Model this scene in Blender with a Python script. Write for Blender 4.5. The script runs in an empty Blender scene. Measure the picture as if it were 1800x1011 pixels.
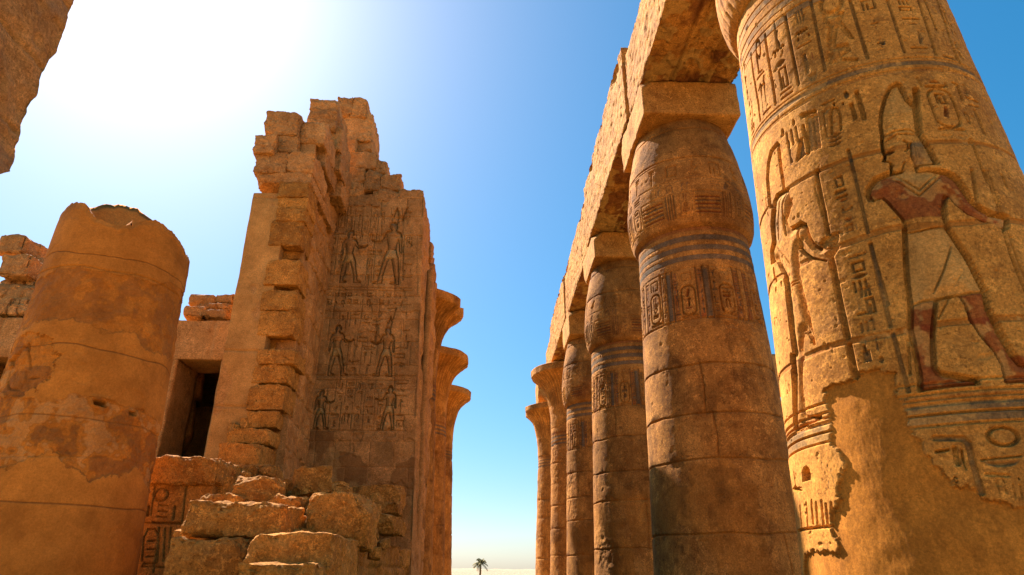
import bpy, math, random
import numpy as np
from math import radians, sin, cos, pi

SC = bpy.context.scene
COL = SC.collection
# ------------------------------------------------------------------ camera
F = 1150.0; VPX, VPY = 853.0, 1008.0; EYE = 1.6
PIT = math.atan((VPY - 505.5) / F); cP, sP = cos(PIT), sin(PIT)
YAW = math.atan((900 - VPX) / (F / cP))
FW = np.array([sin(YAW) * cP, cos(YAW) * cP, sP]); RT = np.array([cos(YAW), -sin(YAW), 0.0]); UPV = np.cross(RT, FW)
CAM = np.array([0, 0, EYE])
cd = bpy.data.cameras.new('camera'); cam = bpy.data.objects.new('camera', cd); COL.objects.link(cam)
cam.location = (0, 0, EYE); cam.rotation_euler = (pi / 2 + PIT, 0, -YAW)
cd.sensor_width = 36; cd.lens = F / 1800 * 36; cd.clip_start = 0.05; cd.clip_end = 3000
SC.camera = cam
# ------------------------------------------------------------------ light
SUN_AZ, SUN_EL = -36.0, 45.5
world = bpy.data.worlds.new('World'); SC.world = world; world.use_nodes = True
nt = world.node_tree; bg = nt.nodes['Background']
sky = nt.nodes.new('ShaderNodeTexSky'); sky.sky_type = 'NISHITA'; sky.sun_disc = False
sky.sun_elevation = radians(SUN_EL); sky.sun_rotation = radians(SUN_AZ)
sky.air_density = 1.0; sky.dust_density = 1.0; sky.ozone_density = 6.0; sky.altitude = 0
hs = nt.nodes.new('ShaderNodeHueSaturation'); hs.inputs['Saturation'].default_value = 1.5; hs.inputs['Hue'].default_value = 0.488
gm = nt.nodes.new('ShaderNodeGamma'); gm.inputs[1].default_value = 0.75
nt.links.new(sky.outputs[0], gm.inputs[0]); nt.links.new(gm.outputs[0], hs.inputs['Color']); nt.links.new(hs.outputs[0], bg.inputs[0])
bg.inputs[1].default_value = 0.094
sd = bpy.data.lights.new('sun', 'SUN'); sd.energy = 5.0; sd.angle = radians(0.5); sd.color = (1.0, 0.94, 0.85)
so = bpy.data.objects.new('sun', sd); COL.objects.link(so)
so.rotation_euler = (radians(90 - SUN_EL), 0, radians(180 - SUN_AZ))
SC.view_settings.view_transform = 'Standard'; SC.view_settings.look = 'None'
SC.cycles.diffuse_bounces = 1; SC.cycles.max_bounces = 4
SC.view_settings.gamma = 1; SC.view_settings.exposure = 1.46

# ------------------------------------------------------------------ unprojection helpers
def ray(x, y): return FW * F + RT * (x - 900) + UPV * (505.5 - y)
def onY(x, y, Y): d = ray(x, y); return CAM + d * (Y / d[1])
def onX(x, y, X): d = ray(x, y); return CAM + d * (X / d[0])

# ------------------------------------------------------------------ noise (vectorised)
_rng = np.random.RandomState(7); PERM = _rng.permutation(512).astype(np.int64); PV = _rng.rand(512) * 2 - 1
def vnoise(P, seed=0):
    P = P + seed * 17.31
    I = np.floor(P).astype(np.int64); f = P - I; f = f * f * f * (f * (f * 6 - 15) + 10)
    def hsh(a, b, c): return PV[PERM[(PERM[(PERM[a & 511] + b) & 511] + c) & 511]]
    r = 0
    for dx in (0, 1):
        for dy in (0, 1):
            for dz in (0, 1):
                w = (f[:, 0] if dx else 1 - f[:, 0]) * (f[:, 1] if dy else 1 - f[:, 1]) * (f[:, 2] if dz else 1 - f[:, 2])
                r = r + w * hsh(I[:, 0] + dx, I[:, 1] + dy, I[:, 2] + dz)
    return r
def fbm(P, scale, octs=4, seed=0, gain=0.5):
    a, s, t = 1.0, scale, 0
    for k in range(octs):
        t = t + a * vnoise(P * s, seed + k * 3.7); a *= gain; s *= 2.03
    return t
def h1(x): return np.modf(np.abs(np.sin(x * 12.9898 + 4.1) * 43758.5453))[0]
def sst(a, b, x): t = np.clip((x - a) / (b - a), 0, 1); return t * t * (3 - 2 * t)

# ------------------------------------------------------------------ mesh helpers
def tag(o, label=None, cat=None, group=None, kind=None):
    if label: o['label'] = label
    if cat: o['category'] = cat
    if group: o['group'] = group
    if kind or cat: o['kind'] = kind or 'thing'
    return o
def empty(name, loc=(0, 0, 0)):
    o = bpy.data.objects.new(name, None); COL.objects.link(o); o.location = loc; o.empty_display_size = 0.2
    return o
def mk(name, V, Q, mat, parent=None, paint=None, tone=None, smooth=True, org=None):
    """one mesh object from arrays; Q quads/tris list of arrays"""
    V = np.asarray(V, np.float32)
    if org is None: org = (0.0, 0.0, 0.0)
    if parent is not None: org = tuple(parent.location)
    V = V - np.array(org, np.float32)
    me = bpy.data.meshes.new(name)
    Q = np.asarray(Q, np.int32); n = len(Q); k = Q.shape[1]
    me.vertices.add(len(V)); me.vertices.foreach_set('co', V.ravel())
    me.loops.add(n * k); me.loops.foreach_set('vertex_index', Q.ravel())
    me.polygons.add(n); me.polygons.foreach_set('loop_start', np.arange(0, n * k, k, dtype=np.int32))
    me.polygons.foreach_set('use_smooth', np.full(n, smooth, bool))
    me.update(calc_edges=True); me.validate()
    a = me.attributes.new('paint', 'FLOAT_COLOR', 'POINT')
    if paint is None: paint = np.zeros((len(V), 4))
    a.data.foreach_set('color', np.asarray(paint, np.float32).ravel())
    a = me.attributes.new('tone', 'FLOAT', 'POINT')
    if tone is None: tone = np.zeros(len(V))
    a.data.foreach_set('value', np.asarray(tone, np.float32))
    me.materials.append(mat)
    o = bpy.data.objects.new(name, me); COL.objects.link(o)
    if parent is not None: o.parent = parent
    else: o.location = org
    return o
def gridquads(nr, nc, off=0, wrap=False, flip=False):
    r = np.arange(nr - 1)[:, None]; c = np.arange(nc if wrap else nc - 1)[None, :]
    c2 = (c + 1) % nc
    q = np.stack([r * nc + c + 0 * r, r * nc + c2, (r + 1) * nc + c2, (r + 1) * nc + c + 0 * r], -1).reshape(-1, 4) + off
    return q[:, ::-1] if flip else q

# ------------------------------------------------------------------ materials
def stone_mat(name, c1, c2, dark, speck=0.5, bump=0.35, streak=0.0, rough=0.92, bscale=9.0, mottle=0.85, tint=(1.0, 1.0, 1.0)):
    m = bpy.data.materials.new(name); m.use_nodes = True; t = m.node_tree; N = t.nodes; L = t.links
    b = N['Principled BSDF']; b.inputs['Roughness'].default_value = rough; b.inputs['Specular IOR Level'].default_value = 0.15
    tc = N.new('ShaderNodeTexCoord')
    def noise(sc, det, rgh=0.6, mp=None):
        n = N.new('ShaderNodeTexNoise'); n.inputs['Scale'].default_value = sc; n.inputs['Detail'].default_value = det
        n.inputs['Roughness'].default_value = rgh; L.new(mp or tc.outputs['Object'], n.inputs['Vector']); return n.outputs['Fac']
    def ramp(src, a, bb, ca=(0, 0, 0, 1), cb=(1, 1, 1, 1)):
        r = N.new('ShaderNodeValToRGB'); r.color_ramp.elements[0].position = a; r.color_ramp.elements[1].position = bb
        r.color_ramp.elements[0].color = ca; r.color_ramp.elements[1].color = cb; L.new(src, r.inputs[0]); return r.outputs[0]
    def mix(fac, a, bb, typ='MIX'):
        x = N.new('ShaderNodeMix'); x.data_type = 'RGBA'; x.blend_type = typ
        for s, v in ((0, fac), (6, a), (7, bb)):
            if isinstance(v, (float, int)): x.inputs[s].default_value = v
            elif isinstance(v, tuple): x.inputs[s].default_value = v
            else: L.new(v, x.inputs[s])
        return x.outputs[2]
    q = lambda c: (c[0], c[1] * .88, c[2] * .6, 1)
    base = mix(ramp(noise(0.9, 5), 0.38, 0.62), q(c1), q(c2))
    base = mix(ramp(noise(3.1, 8, 0.7), 0.50, 0.72), base, q(dark))
    mk_ = ramp(noise(1.7, 6, .65), .40, .60, (.25, .25, .25, 1), (1, 1, 1, 1))
    base = mix(mix(1.0, mk_, mix(mottle, (0, 0, 0, 1), ramp(noise(10, 10, 0.78), 0.50, 0.60)), 'MULTIPLY'), base, q(tuple(min(v * 1.3, .8) for v in c1)))
    base = mix(mix(mottle, (0, 0, 0, 1), ramp(noise(24, 8, 0.8), 0.54, 0.61)), base, q(tuple(v * .7 for v in dark)))
    pt = N.new('ShaderNodeAttribute'); pt.attribute_name = 'paint'
    wear = ramp(noise(14, 6, 0.75), 0.36, 0.60)
    fac = N.new('ShaderNodeMath'); fac.operation = 'MULTIPLY'; L.new(pt.outputs['Alpha'], fac.inputs[0])
    w2 = mix(0.18, (1, 1, 1, 1), wear); L.new(w2, fac.inputs[1])
    base = mix(fac.outputs[0], base, pt.outputs['Color'])
    sp = ramp(noise(40, 8, 0.9), 0.38, 0.62, (1 - speck * .75,) * 3 + (1,), (1 + speck * .5,) * 3 + (1,))
    base = mix(1.0, base, sp, 'MULTIPLY')
    bl = ramp(noise(2.3, 10, 0.72), 0.36, 0.64, (0.80, 0.76, 0.70, 1), (1.16, 1.17, 1.18, 1))
    base = mix(1.0, base, bl, 'MULTIPLY')
    if streak:
        mp = N.new('ShaderNodeMapping'); mp.inputs['Scale'].default_value = (5, 5, 0.5); L.new(tc.outputs['Object'], mp.inputs[0])
        st = ramp(noise(2.0, 7, 0.7, mp.outputs[0]), 0.45, 0.68); base = mix(mix(streak, (0, 0, 0, 1), st), base, q(tuple(v * 0.55 for v in dark)))
    tn = N.new('ShaderNodeAttribute'); tn.attribute_name = 'tone'
    ad = N.new('ShaderNodeMath'); ad.operation = 'ADD'; ad.inputs[1].default_value = 1.0; L.new(tn.outputs['Fac'], ad.inputs[0])
    cc = N.new('ShaderNodeCombineColor'); [L.new(ad.outputs[0], cc.inputs[i]) for i in range(3)]
    base = mix(1.0, base, cc.outputs[0], 'MULTIPLY')
    base = mix(1.0, base, tint + (1,), 'MULTIPLY')
    L.new(base, b.inputs['Base Color'])
    bp = N.new('ShaderNodeBump'); bp.inputs['Strength'].default_value = bump; bp.inputs['Distance'].default_value = 0.035
    hgt = mix(0.5, noise(bscale, 12, 0.75), noise(bscale * 6, 6, 0.8))
    L.new(hgt, bp.inputs['Height']); L.new(bp.outputs[0], b.inputs['Normal'])
    return m
M_COL = stone_mat('column_sandstone', (0.56, 0.33, 0.125), (0.43, 0.235, 0.08), (0.27, 0.13, 0.042), 0.55, 0.15, tint=(1.32, 1.04, .70), mottle=.8)
M_COL2 = stone_mat('weathered_sandstone', (0.52, 0.29, 0.105), (0.37, 0.19, 0.062), (0.24, 0.11, 0.035), 0.6, 0.5, 0.3, tint=(1.28, 1.07, .85))
M_WALL = stone_mat('wall_sandstone', (0.50, 0.30, 0.19), (0.43, 0.245, 0.15), (0.30, 0.155, 0.085), 0.5, 0.5, tint=(1.38, 1.17, .78), mottle=.75)
M_ROCK = stone_mat('broken_sandstone', (0.50, 0.26, 0.085), (0.38, 0.18, 0.055), (0.25, 0.11, 0.033), 0.55, 0.9, 0.0, bscale=5, mottle=.85, tint=(1.42, 1.28, 1.0))
M_PLA = stone_mat('plastered_sandstone', (0.52, 0.25, 0.06), (0.44, 0.20, 0.045), (0.34, 0.145, 0.03), 0.3, 0.25, mottle=.22, tint=(1.28, 1.06, .85))
M_ARCH = stone_mat('architrave_sandstone', (0.56, 0.33, 0.12), (0.44, 0.23, 0.075), (0.25, 0.105, 0.03), 0.5, 0.6, tint=(1.25, 1.08, .9))
PLA = (0.46, 0.20, 0.035); MORT = (0.36, 0.15, 0.03); BLUE = (0.085, 0.095, 0.085); RED = (0.21, 0.045, 0.018); PALE = (0.55, 0.37, 0.19)

# ------------------------------------------------------------------ relief fields
class Field:
    def __init__(s, S, Z):
        s.S, s.Z = S, Z; s.G = np.meshgrid(S, Z); s.H = np.zeros((len(Z), len(S))); s.P = np.zeros((len(Z), len(S), 4)); s.T = np.zeros_like(s.H)
    def win(s, x0, x1, y0, y1):
        a, b = np.searchsorted(s.S, [x0, x1]); c, d = np.searchsorted(s.Z, [y0, y1])
        return slice(c, d), slice(a, b)
    def sd(s, pts, m=0.0):
        """signed distance (positive inside) to polygon, on its window"""
        p = np.asarray(pts, float); w = s.win(p[:, 0].min() - m, p[:, 0].max() + m, p[:, 1].min() - m, p[:, 1].max() + m)
        X, Y = s.G[0][w], s.G[1][w]
        if X.size == 0: return w, X
        D = np.full(X.shape, 1e9); ins = np.zeros(X.shape, bool)
        for i in range(len(p)):
            ax, ay = p[i - 1]; bx, by = p[i]; ex, ey = bx - ax, by - ay; l2 = ex * ex + ey * ey + 1e-12
            t = np.clip(((X - ax) * ex + (Y - ay) * ey) / l2, 0, 1)
            D = np.minimum(D, (X - ax - t * ex) ** 2 + (Y - ay - t * ey) ** 2)
            if ay != by:
                cr = ((ay > Y) != (by > Y)) & (X < ex * (Y - ay) / (by - ay) + ax); ins ^= cr
        return w, np.where(ins, 1, -1) * np.sqrt(D)
    def put(s, w, a, color):
        a = np.clip(a, 0, 1)[..., None]; P = s.P[w]; c = np.array(color[:3])
        A = P[..., 3:4]; na = A + a * (color[3] if len(color) > 3 else 1.0) * (1 - A)
        s.P[w] = np.concatenate([P[..., :3] * (1 - a) + c * a, np.maximum(na, A * (1 - a))], -1)
    def sunk(s, pts, depth=.05, wd=.07, body=.3, paint=None):
        w, D = s.sd(pts)
        if D.size == 0: return
        prof = -depth * (1 - (1 - body) * sst(0.015, wd, D)); s.H[w] = np.where(D > 0, np.minimum(s.H[w], 0) * .0 + prof, s.H[w])
        if paint is not None: s.put(w, (D > 0.01) * 1.0, paint)
    def raised(s, pts, hgt, wd=.04):
        w, D = s.sd(pts); s.H[w] += np.where(D > 0, hgt * sst(0, wd, D), 0)
    def cut(s, pts, depth=.02, wd=.012, paint=None):
        w, D = s.sd(pts)
        if D.size == 0: return
        s.H[w] -= depth * sst(0, wd, D)
        if paint is not None: s.put(w, (D > 0) * 1.0, paint)
    def color(s, pts, paint, soft=.01): 
        w, D = s.sd(pts, soft); s.put(w, sst(-soft, soft, D), paint)
    def line(s, pts, width=.02, depth=.02, paint=None, soft=.008):
        for (ax, ay), (bx, by) in zip(pts[:-1], pts[1:]):
            m = width + soft; w = s.win(min(ax, bx) - m, max(ax, bx) + m, min(ay, by) - m, max(ay, by) + m)
            X, Y = s.G[0][w], s.G[1][w]
            if X.size == 0: continue
            ex, ey = bx - ax, by - ay; t = np.clip(((X - ax) * ex + (Y - ay) * ey) / (ex * ex + ey * ey + 1e-12), 0, 1)
            d = np.hypot(X - ax - t * ex, Y - ay - t * ey); g = 1 - sst(width / 2 - soft / 2, width / 2 + soft / 2, d)
            s.H[w] = np.minimum(s.H[w], np.where(g > 0, s.H[w] * (1 - g) + (-depth) * g, s.H[w]))
            if paint is not None: s.put(w, g, paint)
    def ell(s, cx, cy, rx, ry, depth=.02, ring=0, paint=None, dome=False):
        w = s.win(cx - rx * 1.1, cx + rx * 1.1, cy - ry * 1.1, cy + ry * 1.1); X, Y = s.G[0][w], s.G[1][w]
        if X.size == 0: return
        r = np.hypot((X - cx) / rx, (Y - cy) / ry); e = .14
        g = 1 - sst(1 - e, 1, r)
        if ring: g = g * sst(1 - ring - e, 1 - ring, r)
        if dome: g = g * (0.35 + 0.65 * sst(.3, 1, r))
        s.H[w] -= depth * g
        if paint is not None: s.put(w, g, paint)
    def ring(s, z, wd, depth, paint=None, wob=0.0, seed=1):
        X, Y = s.G; zz = z + wob * vnoise(np.stack([X.ravel() * 2.2, X.ravel() * 0, X.ravel() * 0 + z], 1), seed).reshape(X.shape)
        g = 1 - sst(wd / 2 - .006, wd / 2 + .006, np.abs(Y - zz)); s.H -= depth * g
        if paint is not None: s.put((slice(None), slice(None)), g, paint)

G = {  # glyph strokes in a unit square: L line, E filled ellipse, R ring, P polygon
 'sun': [('E', .5, .5, .38, .38)], 'ring': [('R', .5, .5, .4, .42)], 'disc': [('E', .5, .5, .3, .3)],
 'mouth': [('P', [(0, .5), (.25, .66), (.5, .72), (.75, .66), (1, .5), (.75, .36), (.5, .3), (.25, .36)])],
 'bread': [('P', [(.15, .25), (.85, .25), (.8, .5), (.65, .68), (.5, .72), (.35, .68), (.2, .5)])],
 'water': [('L', 0, .45, .12, .6), ('L', .12, .6, .25, .4), ('L', .25, .4, .38, .6), ('L', .38, .6, .5, .4), ('L', .5, .4, .62, .6), ('L', .62, .6, .75, .4), ('L', .75, .4, .88, .6), ('L', .88, .6, 1, .45)],
 'bar': [('L', .02, .5, .98, .5)], 'bars': [('L', .05, .25, .95, .25), ('L', .05, .55, .95, .55), ('L', .05, .85, .95, .85)],
 'strokes': [('L', .2, .15, .2, .85), ('L', .5, .15, .5, .85), ('L', .8, .15, .8, .85)],
 'reed': [('P', [(.4, 0), (.5, 0), (.5, .45), (.75, .75), (.62, .95), (.42, 1), (.38, .6)])],
 'reeds': [('P', [(.1, 0), (.2, 0), (.22, .5), (.42, .8), (.3, 1), (.12, .95)]), ('P', [(.58, 0), (.68, 0), (.7, .5), (.9, .8), (.78, 1), (.6, .95)])],
 'box': [('L', .1, .2, .9, .2), ('L', .9, .2, .9, .8), ('L', .9, .8, .1, .8), ('L', .1, .8, .1, .2)],
 'house': [('L', .1, .1, .1, .85), ('L', .1, .85, .9, .85), ('L', .9, .85, .9, .1), ('L', .9, .1, .6, .1), ('L', .4, .1, .4, .5)],
 'bird': [('P', [(.1, .35), (.3, .3), (.45, .1), (.4, 0), (.6, 0), (.58, .2), (.8, .4), (.82, .65), (.95, .75), (.85, .92), (.68, .95), (.58, .8), (.4, .6)])],
 'owl': [('P', [(.25, .05), (.6, .0), (.62, .15), (.8, .4), (.85, .8), (.7, .98), (.45, .95), (.42, .75), (.28, .5), (.1, .1)])],
 'ankh': [('R', .5, .75, .2, .24), ('L', .5, .02, .5, .52), ('L', .22, .46, .78, .46)],
 'man': [('P', [(.15, 0), (.85, 0), (.85, .15), (.62, .3), (.8, .5), (.9, .48), (.88, .58), (.62, .62), (.66, .8), (.6, .98), (.4, .98), (.36, .75), (.25, .6), (.25, .3)])],
 'snake': [('L', 0, .35, .3, .5), ('L', .3, .5, .55, .35), ('L', .55, .35, .8, .45), ('L', .8, .45, .95, .75)],
 'bowl': [('P', [(.02, .7), (.98, .7), (.85, .4), (.65, .28), (.35, .28), (.15, .4)])],
 'feather': [('P', [(.42, 0), (.56, 0), (.58, .5), (.72, .8), (.6, 1), (.42, .95), (.36, .6)]), ('L', .2, .0, .2, .5)],
 'jar': [('P', [(.38, 1), (.62, 1), (.58, .8), (.74, .55), (.66, .15), (.55, 0), (.45, 0), (.34, .15), (.26, .55), (.42, .8)])],
 'post': [('L', .5, 0, .5, .95), ('L', .25, .95, .75, .95), ('L', .28, .82, .72, .82), ('L', .3, .69, .7, .69)],
 'foot': [('L', .35, .95, .35, .15), ('L', .35, .15, .85, .12)], 'arm': [('L', .05, .35, .9, .35), ('L', .05, .35, .1, .6), ('L', .9, .35, .95, .5)],
 'staff': [('L', .5, 0, .5, 1), ('L', .5, 1, .75, .85)], 'arch': [('L', .2, 0, .2, .7), ('L', .2, .7, .35, .93), ('L', .35, .93, .65, .93), ('L', .65, .93, .8, .7), ('L', .8, .7, .8, 0)],
 'eye': [('R', .5, .5, .46, .24), ('E', .5, .5, .12, .14), ('L', .55, .3, .75, .1)],
}
GK = list(G)
def glyph(f, name, x0, y0, x1, y1, depth=.02, lw=.012, paint=None):
    W, Hh = x1 - x0, y1 - y0; q = lambda a, b: (x0 + a * W, y0 + b * Hh)
    for g in G[name]:
        if g[0] == 'L': f.line([q(g[1], g[2]), q(g[3], g[4])], lw, depth, paint)
        elif g[0] == 'E': f.ell(*q(g[1], g[2]), g[3] * W, g[4] * Hh, depth, 0, paint)
        elif g[0] == 'R': f.ell(*q(g[1], g[2]), g[3] * W, g[4] * Hh, depth, .3, paint)
        else: f.cut([q(*p) for p in g[1]], depth, lw, paint)
WIDE = {'mouth', 'bread', 'water', 'bar', 'bars', 'snake', 'bowl', 'arm', 'eye', 'strokes', 'box', 'foot'}
def text_col(f, x0, x1, z0, z1, seed, depth=.02, lw=.012, names=None, paint=None, gap=.12):
    """stack glyphs downward from z1 to z0"""
    r = random.Random(seed); W = x1 - x0; z = z1; i = 0
    while z > z0 + W * .3:
        n = names[i % len(names)] if names else r.choice(GK); i += 1
        h = W * (r.uniform(.38, .5) if n in WIDE else r.uniform(.8, 1.15)); h = min(h, z - z0)
        if n not in WIDE and r.random() < .3 and not names:
            glyph(f, n, x0, z - h, x0 + W * .46, z, depth, lw * .85, paint); glyph(f, r.choice(['reed', 'jar', 'staff', 'feather', 'post']), x0 + W * .54, z - h, x1, z, depth, lw * .85, paint)
        else:
            m = W * (0 if n in WIDE else .12); glyph(f, n, x0 + m, z - h, x1 - m, z, depth, lw, paint)
        z -= h + W * gap
def cartouche(f, x0, x1, z0, z1, seed, depth=.02, lw=.014, names=None):
    r = (x1 - x0) / 2; cx = (x0 + x1) / 2; pts = []
    for k in range(13): a = pi * k / 12; pts.append((cx + r * cos(a), z1 - r * .8 + r * .8 * sin(a)))
    for k in range(13): a = pi + pi * k / 12; pts.append((cx + r * cos(a), z0 + r * .8 + r * .8 * sin(a)))
    f.line(pts + [pts[0]], lw, depth); f.line([(x0, z0 - lw), (x1, z0 - lw)], lw * 1.3, depth)
    text_col(f, x0 + r * .42, x1 - r * .42, z0 + r * .5, z1 - r * .4, seed, depth, lw * .9, names, (RED if seed % 2 else BLUE) + (.6,))
MAN = [(-.03, 1.0), (.03, 1.0), (.055, .96), (.05, .93), (.065, .915), (.045, .905), (.04, .885), (.02, .87), (.03, .855), (.10, .84), (.12, .80), (.17, .70), (.27, .68), (.34, .72), (.35, .70), (.28, .655), (.17, .655), (.09, .73), (.07, .62), (.07, .56), (.12, .44), (.13, .40), (.155, .28), (.19, .12), (.2, .04), (.27, .02), (.27, 0), (.13, 0), (.12, .12), (.08, .27), (.04, .39), (0, .39), (-.03, .27), (-.06, .12), (-.07, .04), (0, .02), (0, 0), (-.13, 0), (-.13, .1), (-.12, .27), (-.11, .4), (-.09, .44), (-.06, .56), (-.07, .64), (-.09, .72), (-.11, .62), (-.12, .52), (-.15, .48), (-.16, .5), (-.15, .62), (-.15, .75), (-.12, .83), (-.06, .855), (-.05, .87), (-.07, .9), (-.06, .96)]
CROWN = [(-.06, .95), (-.075, 1.12), (-.05, 1.24), (0, 1.1), (.03, 1.13), (.05, 1.05), (.055, .96)]
def figure(f, x, z, h, face=1, crown=False, depth=.03, body=.35, paint=None, kilt=True, wd=.06):
    T = lambda P: [(x + face * a * h, z + b * h) for a, b in P]
    if crown: f.sunk(T(CROWN), depth * .5, wd, body); f.line(T(CROWN[:4]), .03, depth * 1.2, None, .005)
    f.sunk(T(MAN), depth * .5, wd, body, paint); f.line(T(MAN + MAN[:1]), .028, depth * 1.1, None, .005)
    if kilt:
        f.color(T([(-.09, .55), (.07, .55), (.13, .4), (-.12, .4)]), PALE + (.5,)); f.line(T([(-.08, .555), (.07, .555)]), .012, depth * .8); f.line(T([(-.12, .4), (.13, .4)]), .012, depth * .8)
    f.color(T([(-.07, .86), (-.02, .86), (0, .93), (.04, .97), (-.05, .99)]), BLUE + (.5,))

# ------------------------------------------------------------------ masonry pattern
def masonry(u, v, P, courses, bw, seed, jd=.02, jw=.012, var=.012):
    """returns height, tone for block courses; u along, v up"""
    c = np.asarray(courses, float); vv = v + .012 * vnoise(P * .9, seed)
    k = np.clip(np.searchsorted(c, vv) - 1, 0, len(c) - 2)
    dv = np.minimum(vv - c[k], c[k + 1] - vv); off = h1(k * 3.3 + seed) * bw
    uu = u + .01 * vnoise(P * 1.3, seed + 5); b0 = np.floor((uu + off) / bw)
    jl = b0 * bw + (h1(b0 * 1.7 + k * 5.1 + seed) - .5) * bw * .5; jr = (b0 + 1) * bw + (h1((b0 + 1) * 1.7 + k * 5.1 + seed) - .5) * bw * .5
    x = uu + off; lo = x < jl; hi = x >= jr
    bid = b0 - lo + hi
    du = np.minimum(np.abs(x - jl), np.abs(x - jr))
    d = np.minimum(du, np.abs(dv)); w = jw * (1 + .8 * vnoise(P * 5, seed + 9))
    er = np.clip(vnoise(P * 2.1, seed + 2) - .25, 0, 1)
    h = -jd * np.exp(-(d / w) ** 2) - .05 * er * np.exp(-(d / .07) ** 2)
    r = h1(bid * 7.7 + k * 13.1 + seed * 1.9)
    return h + (r - .5) * var, (r - .5) * .22

# ------------------------------------------------------------------ surfaces of revolution carrying a field
def revolve(name, cx, cy, prof, zs, face, dens, back, mat, parent, carve=None, R0=1.2, arc=105, topcap=None, botcap=False, disp=None):
    """prof(z)->radius; s = R0*phi, phi rising to the right as seen by the camera"""
    a = radians(arc); n1 = int(2 * a * R0 / dens); phi = np.concatenate([np.linspace(-a, a, n1), np.linspace(a, 2 * pi - a, back)[1:-1]])
    f = Field(phi * R0, np.asarray(zs))
    TH, ZZ = np.meshgrid(phi + face, f.Z)
    P0 = np.stack([cx + prof(ZZ) * np.cos(TH), cy + prof(ZZ) * np.sin(TH), ZZ], -1); Pf = P0.reshape(-1, 3)
    if carve: carve(f, Pf)
    R = prof(ZZ) + f.H
    V = np.stack([cx + R * np.cos(TH), cy + R * np.sin(TH), ZZ], -1)
    if disp is not None: V = disp(V, TH, ZZ)
    nr, nc = ZZ.shape; V = V.reshape(-1, 3); Q = [gridquads(nr, nc, 0, True)]
    P = f.P.reshape(-1, 4); T = f.T.ravel(); ex = []
    if topcap is not None:   # rings toward the centre
        last = V[-nc:]; rings = topcap
        c = np.array([cx, cy, 0]); off = len(V)
        prev = (nr - 1) * nc
        for (k, dz) in rings:
            W = last.copy(); W[:, :2] = c[:2] + (last[:, :2] - c[:2]) * k; W[:, 2] = last[:, 2] * 1.0 + dz(W) if callable(dz) else last[:, 2] + dz
            V = np.concatenate([V, W]); i = np.arange(nc); j = (i + 1) % nc
            Q.append(np.stack([prev + i, prev + j, off + j, off + i], 1)); prev = off; off += nc
        P = np.concatenate([P, np.zeros((len(V) - len(P), 4))]); T = np.concatenate([T, np.zeros(len(V) - len(T))])
    if botcap:
        off = len(V); W = V[:nc].copy(); W[:, :2] = np.array([cx, cy]) + (W[:, :2] - np.array([cx, cy])) * .02
        V = np.concatenate([V, W]); i = np.arange(nc); j = (i + 1) % nc; Q.append(np.stack([off + i, off + j, j, i], 1))
        P = np.concatenate([P, np.zeros((nc, 4))]); T = np.concatenate([T, np.zeros(nc)])
    return mk(name, V, np.concatenate(Q), mat, parent, P, T)

def px2cone(x, y, cx, cy, r0, t, face, R0=1.2):
    ccx, ccy = cx, cy
    for it in range(60):
        d = ray(x, y); a = d[0] ** 2 + d[1] ** 2 - (t * d[2]) ** 2; R = r0 - t * EYE
        b = -2 * (d[0] * cx + d[1] * cy) + 2 * R * t * d[2]; c = cx * cx + cy * cy - R * R; D = b * b - 4 * a * c
        if D >= 0: break
        # slide toward the column axis at this height
        w = np.array([cx, cy, EYE + d[2] / math.hypot(d[0], d[1]) * math.hypot(cx, cy)]) - CAM
        ax = 900 + F * (w @ RT) / (w @ FW); x = x + (ax - x) * .03
    D = max(D, 0); k = (-b - math.sqrt(D)) / (2 * a); P = CAM + d * k
    ph = (math.atan2(P[1] - cy, P[0] - cx) - face + pi) % (2 * pi) - pi
    return ph * R0, P[2]

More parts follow.
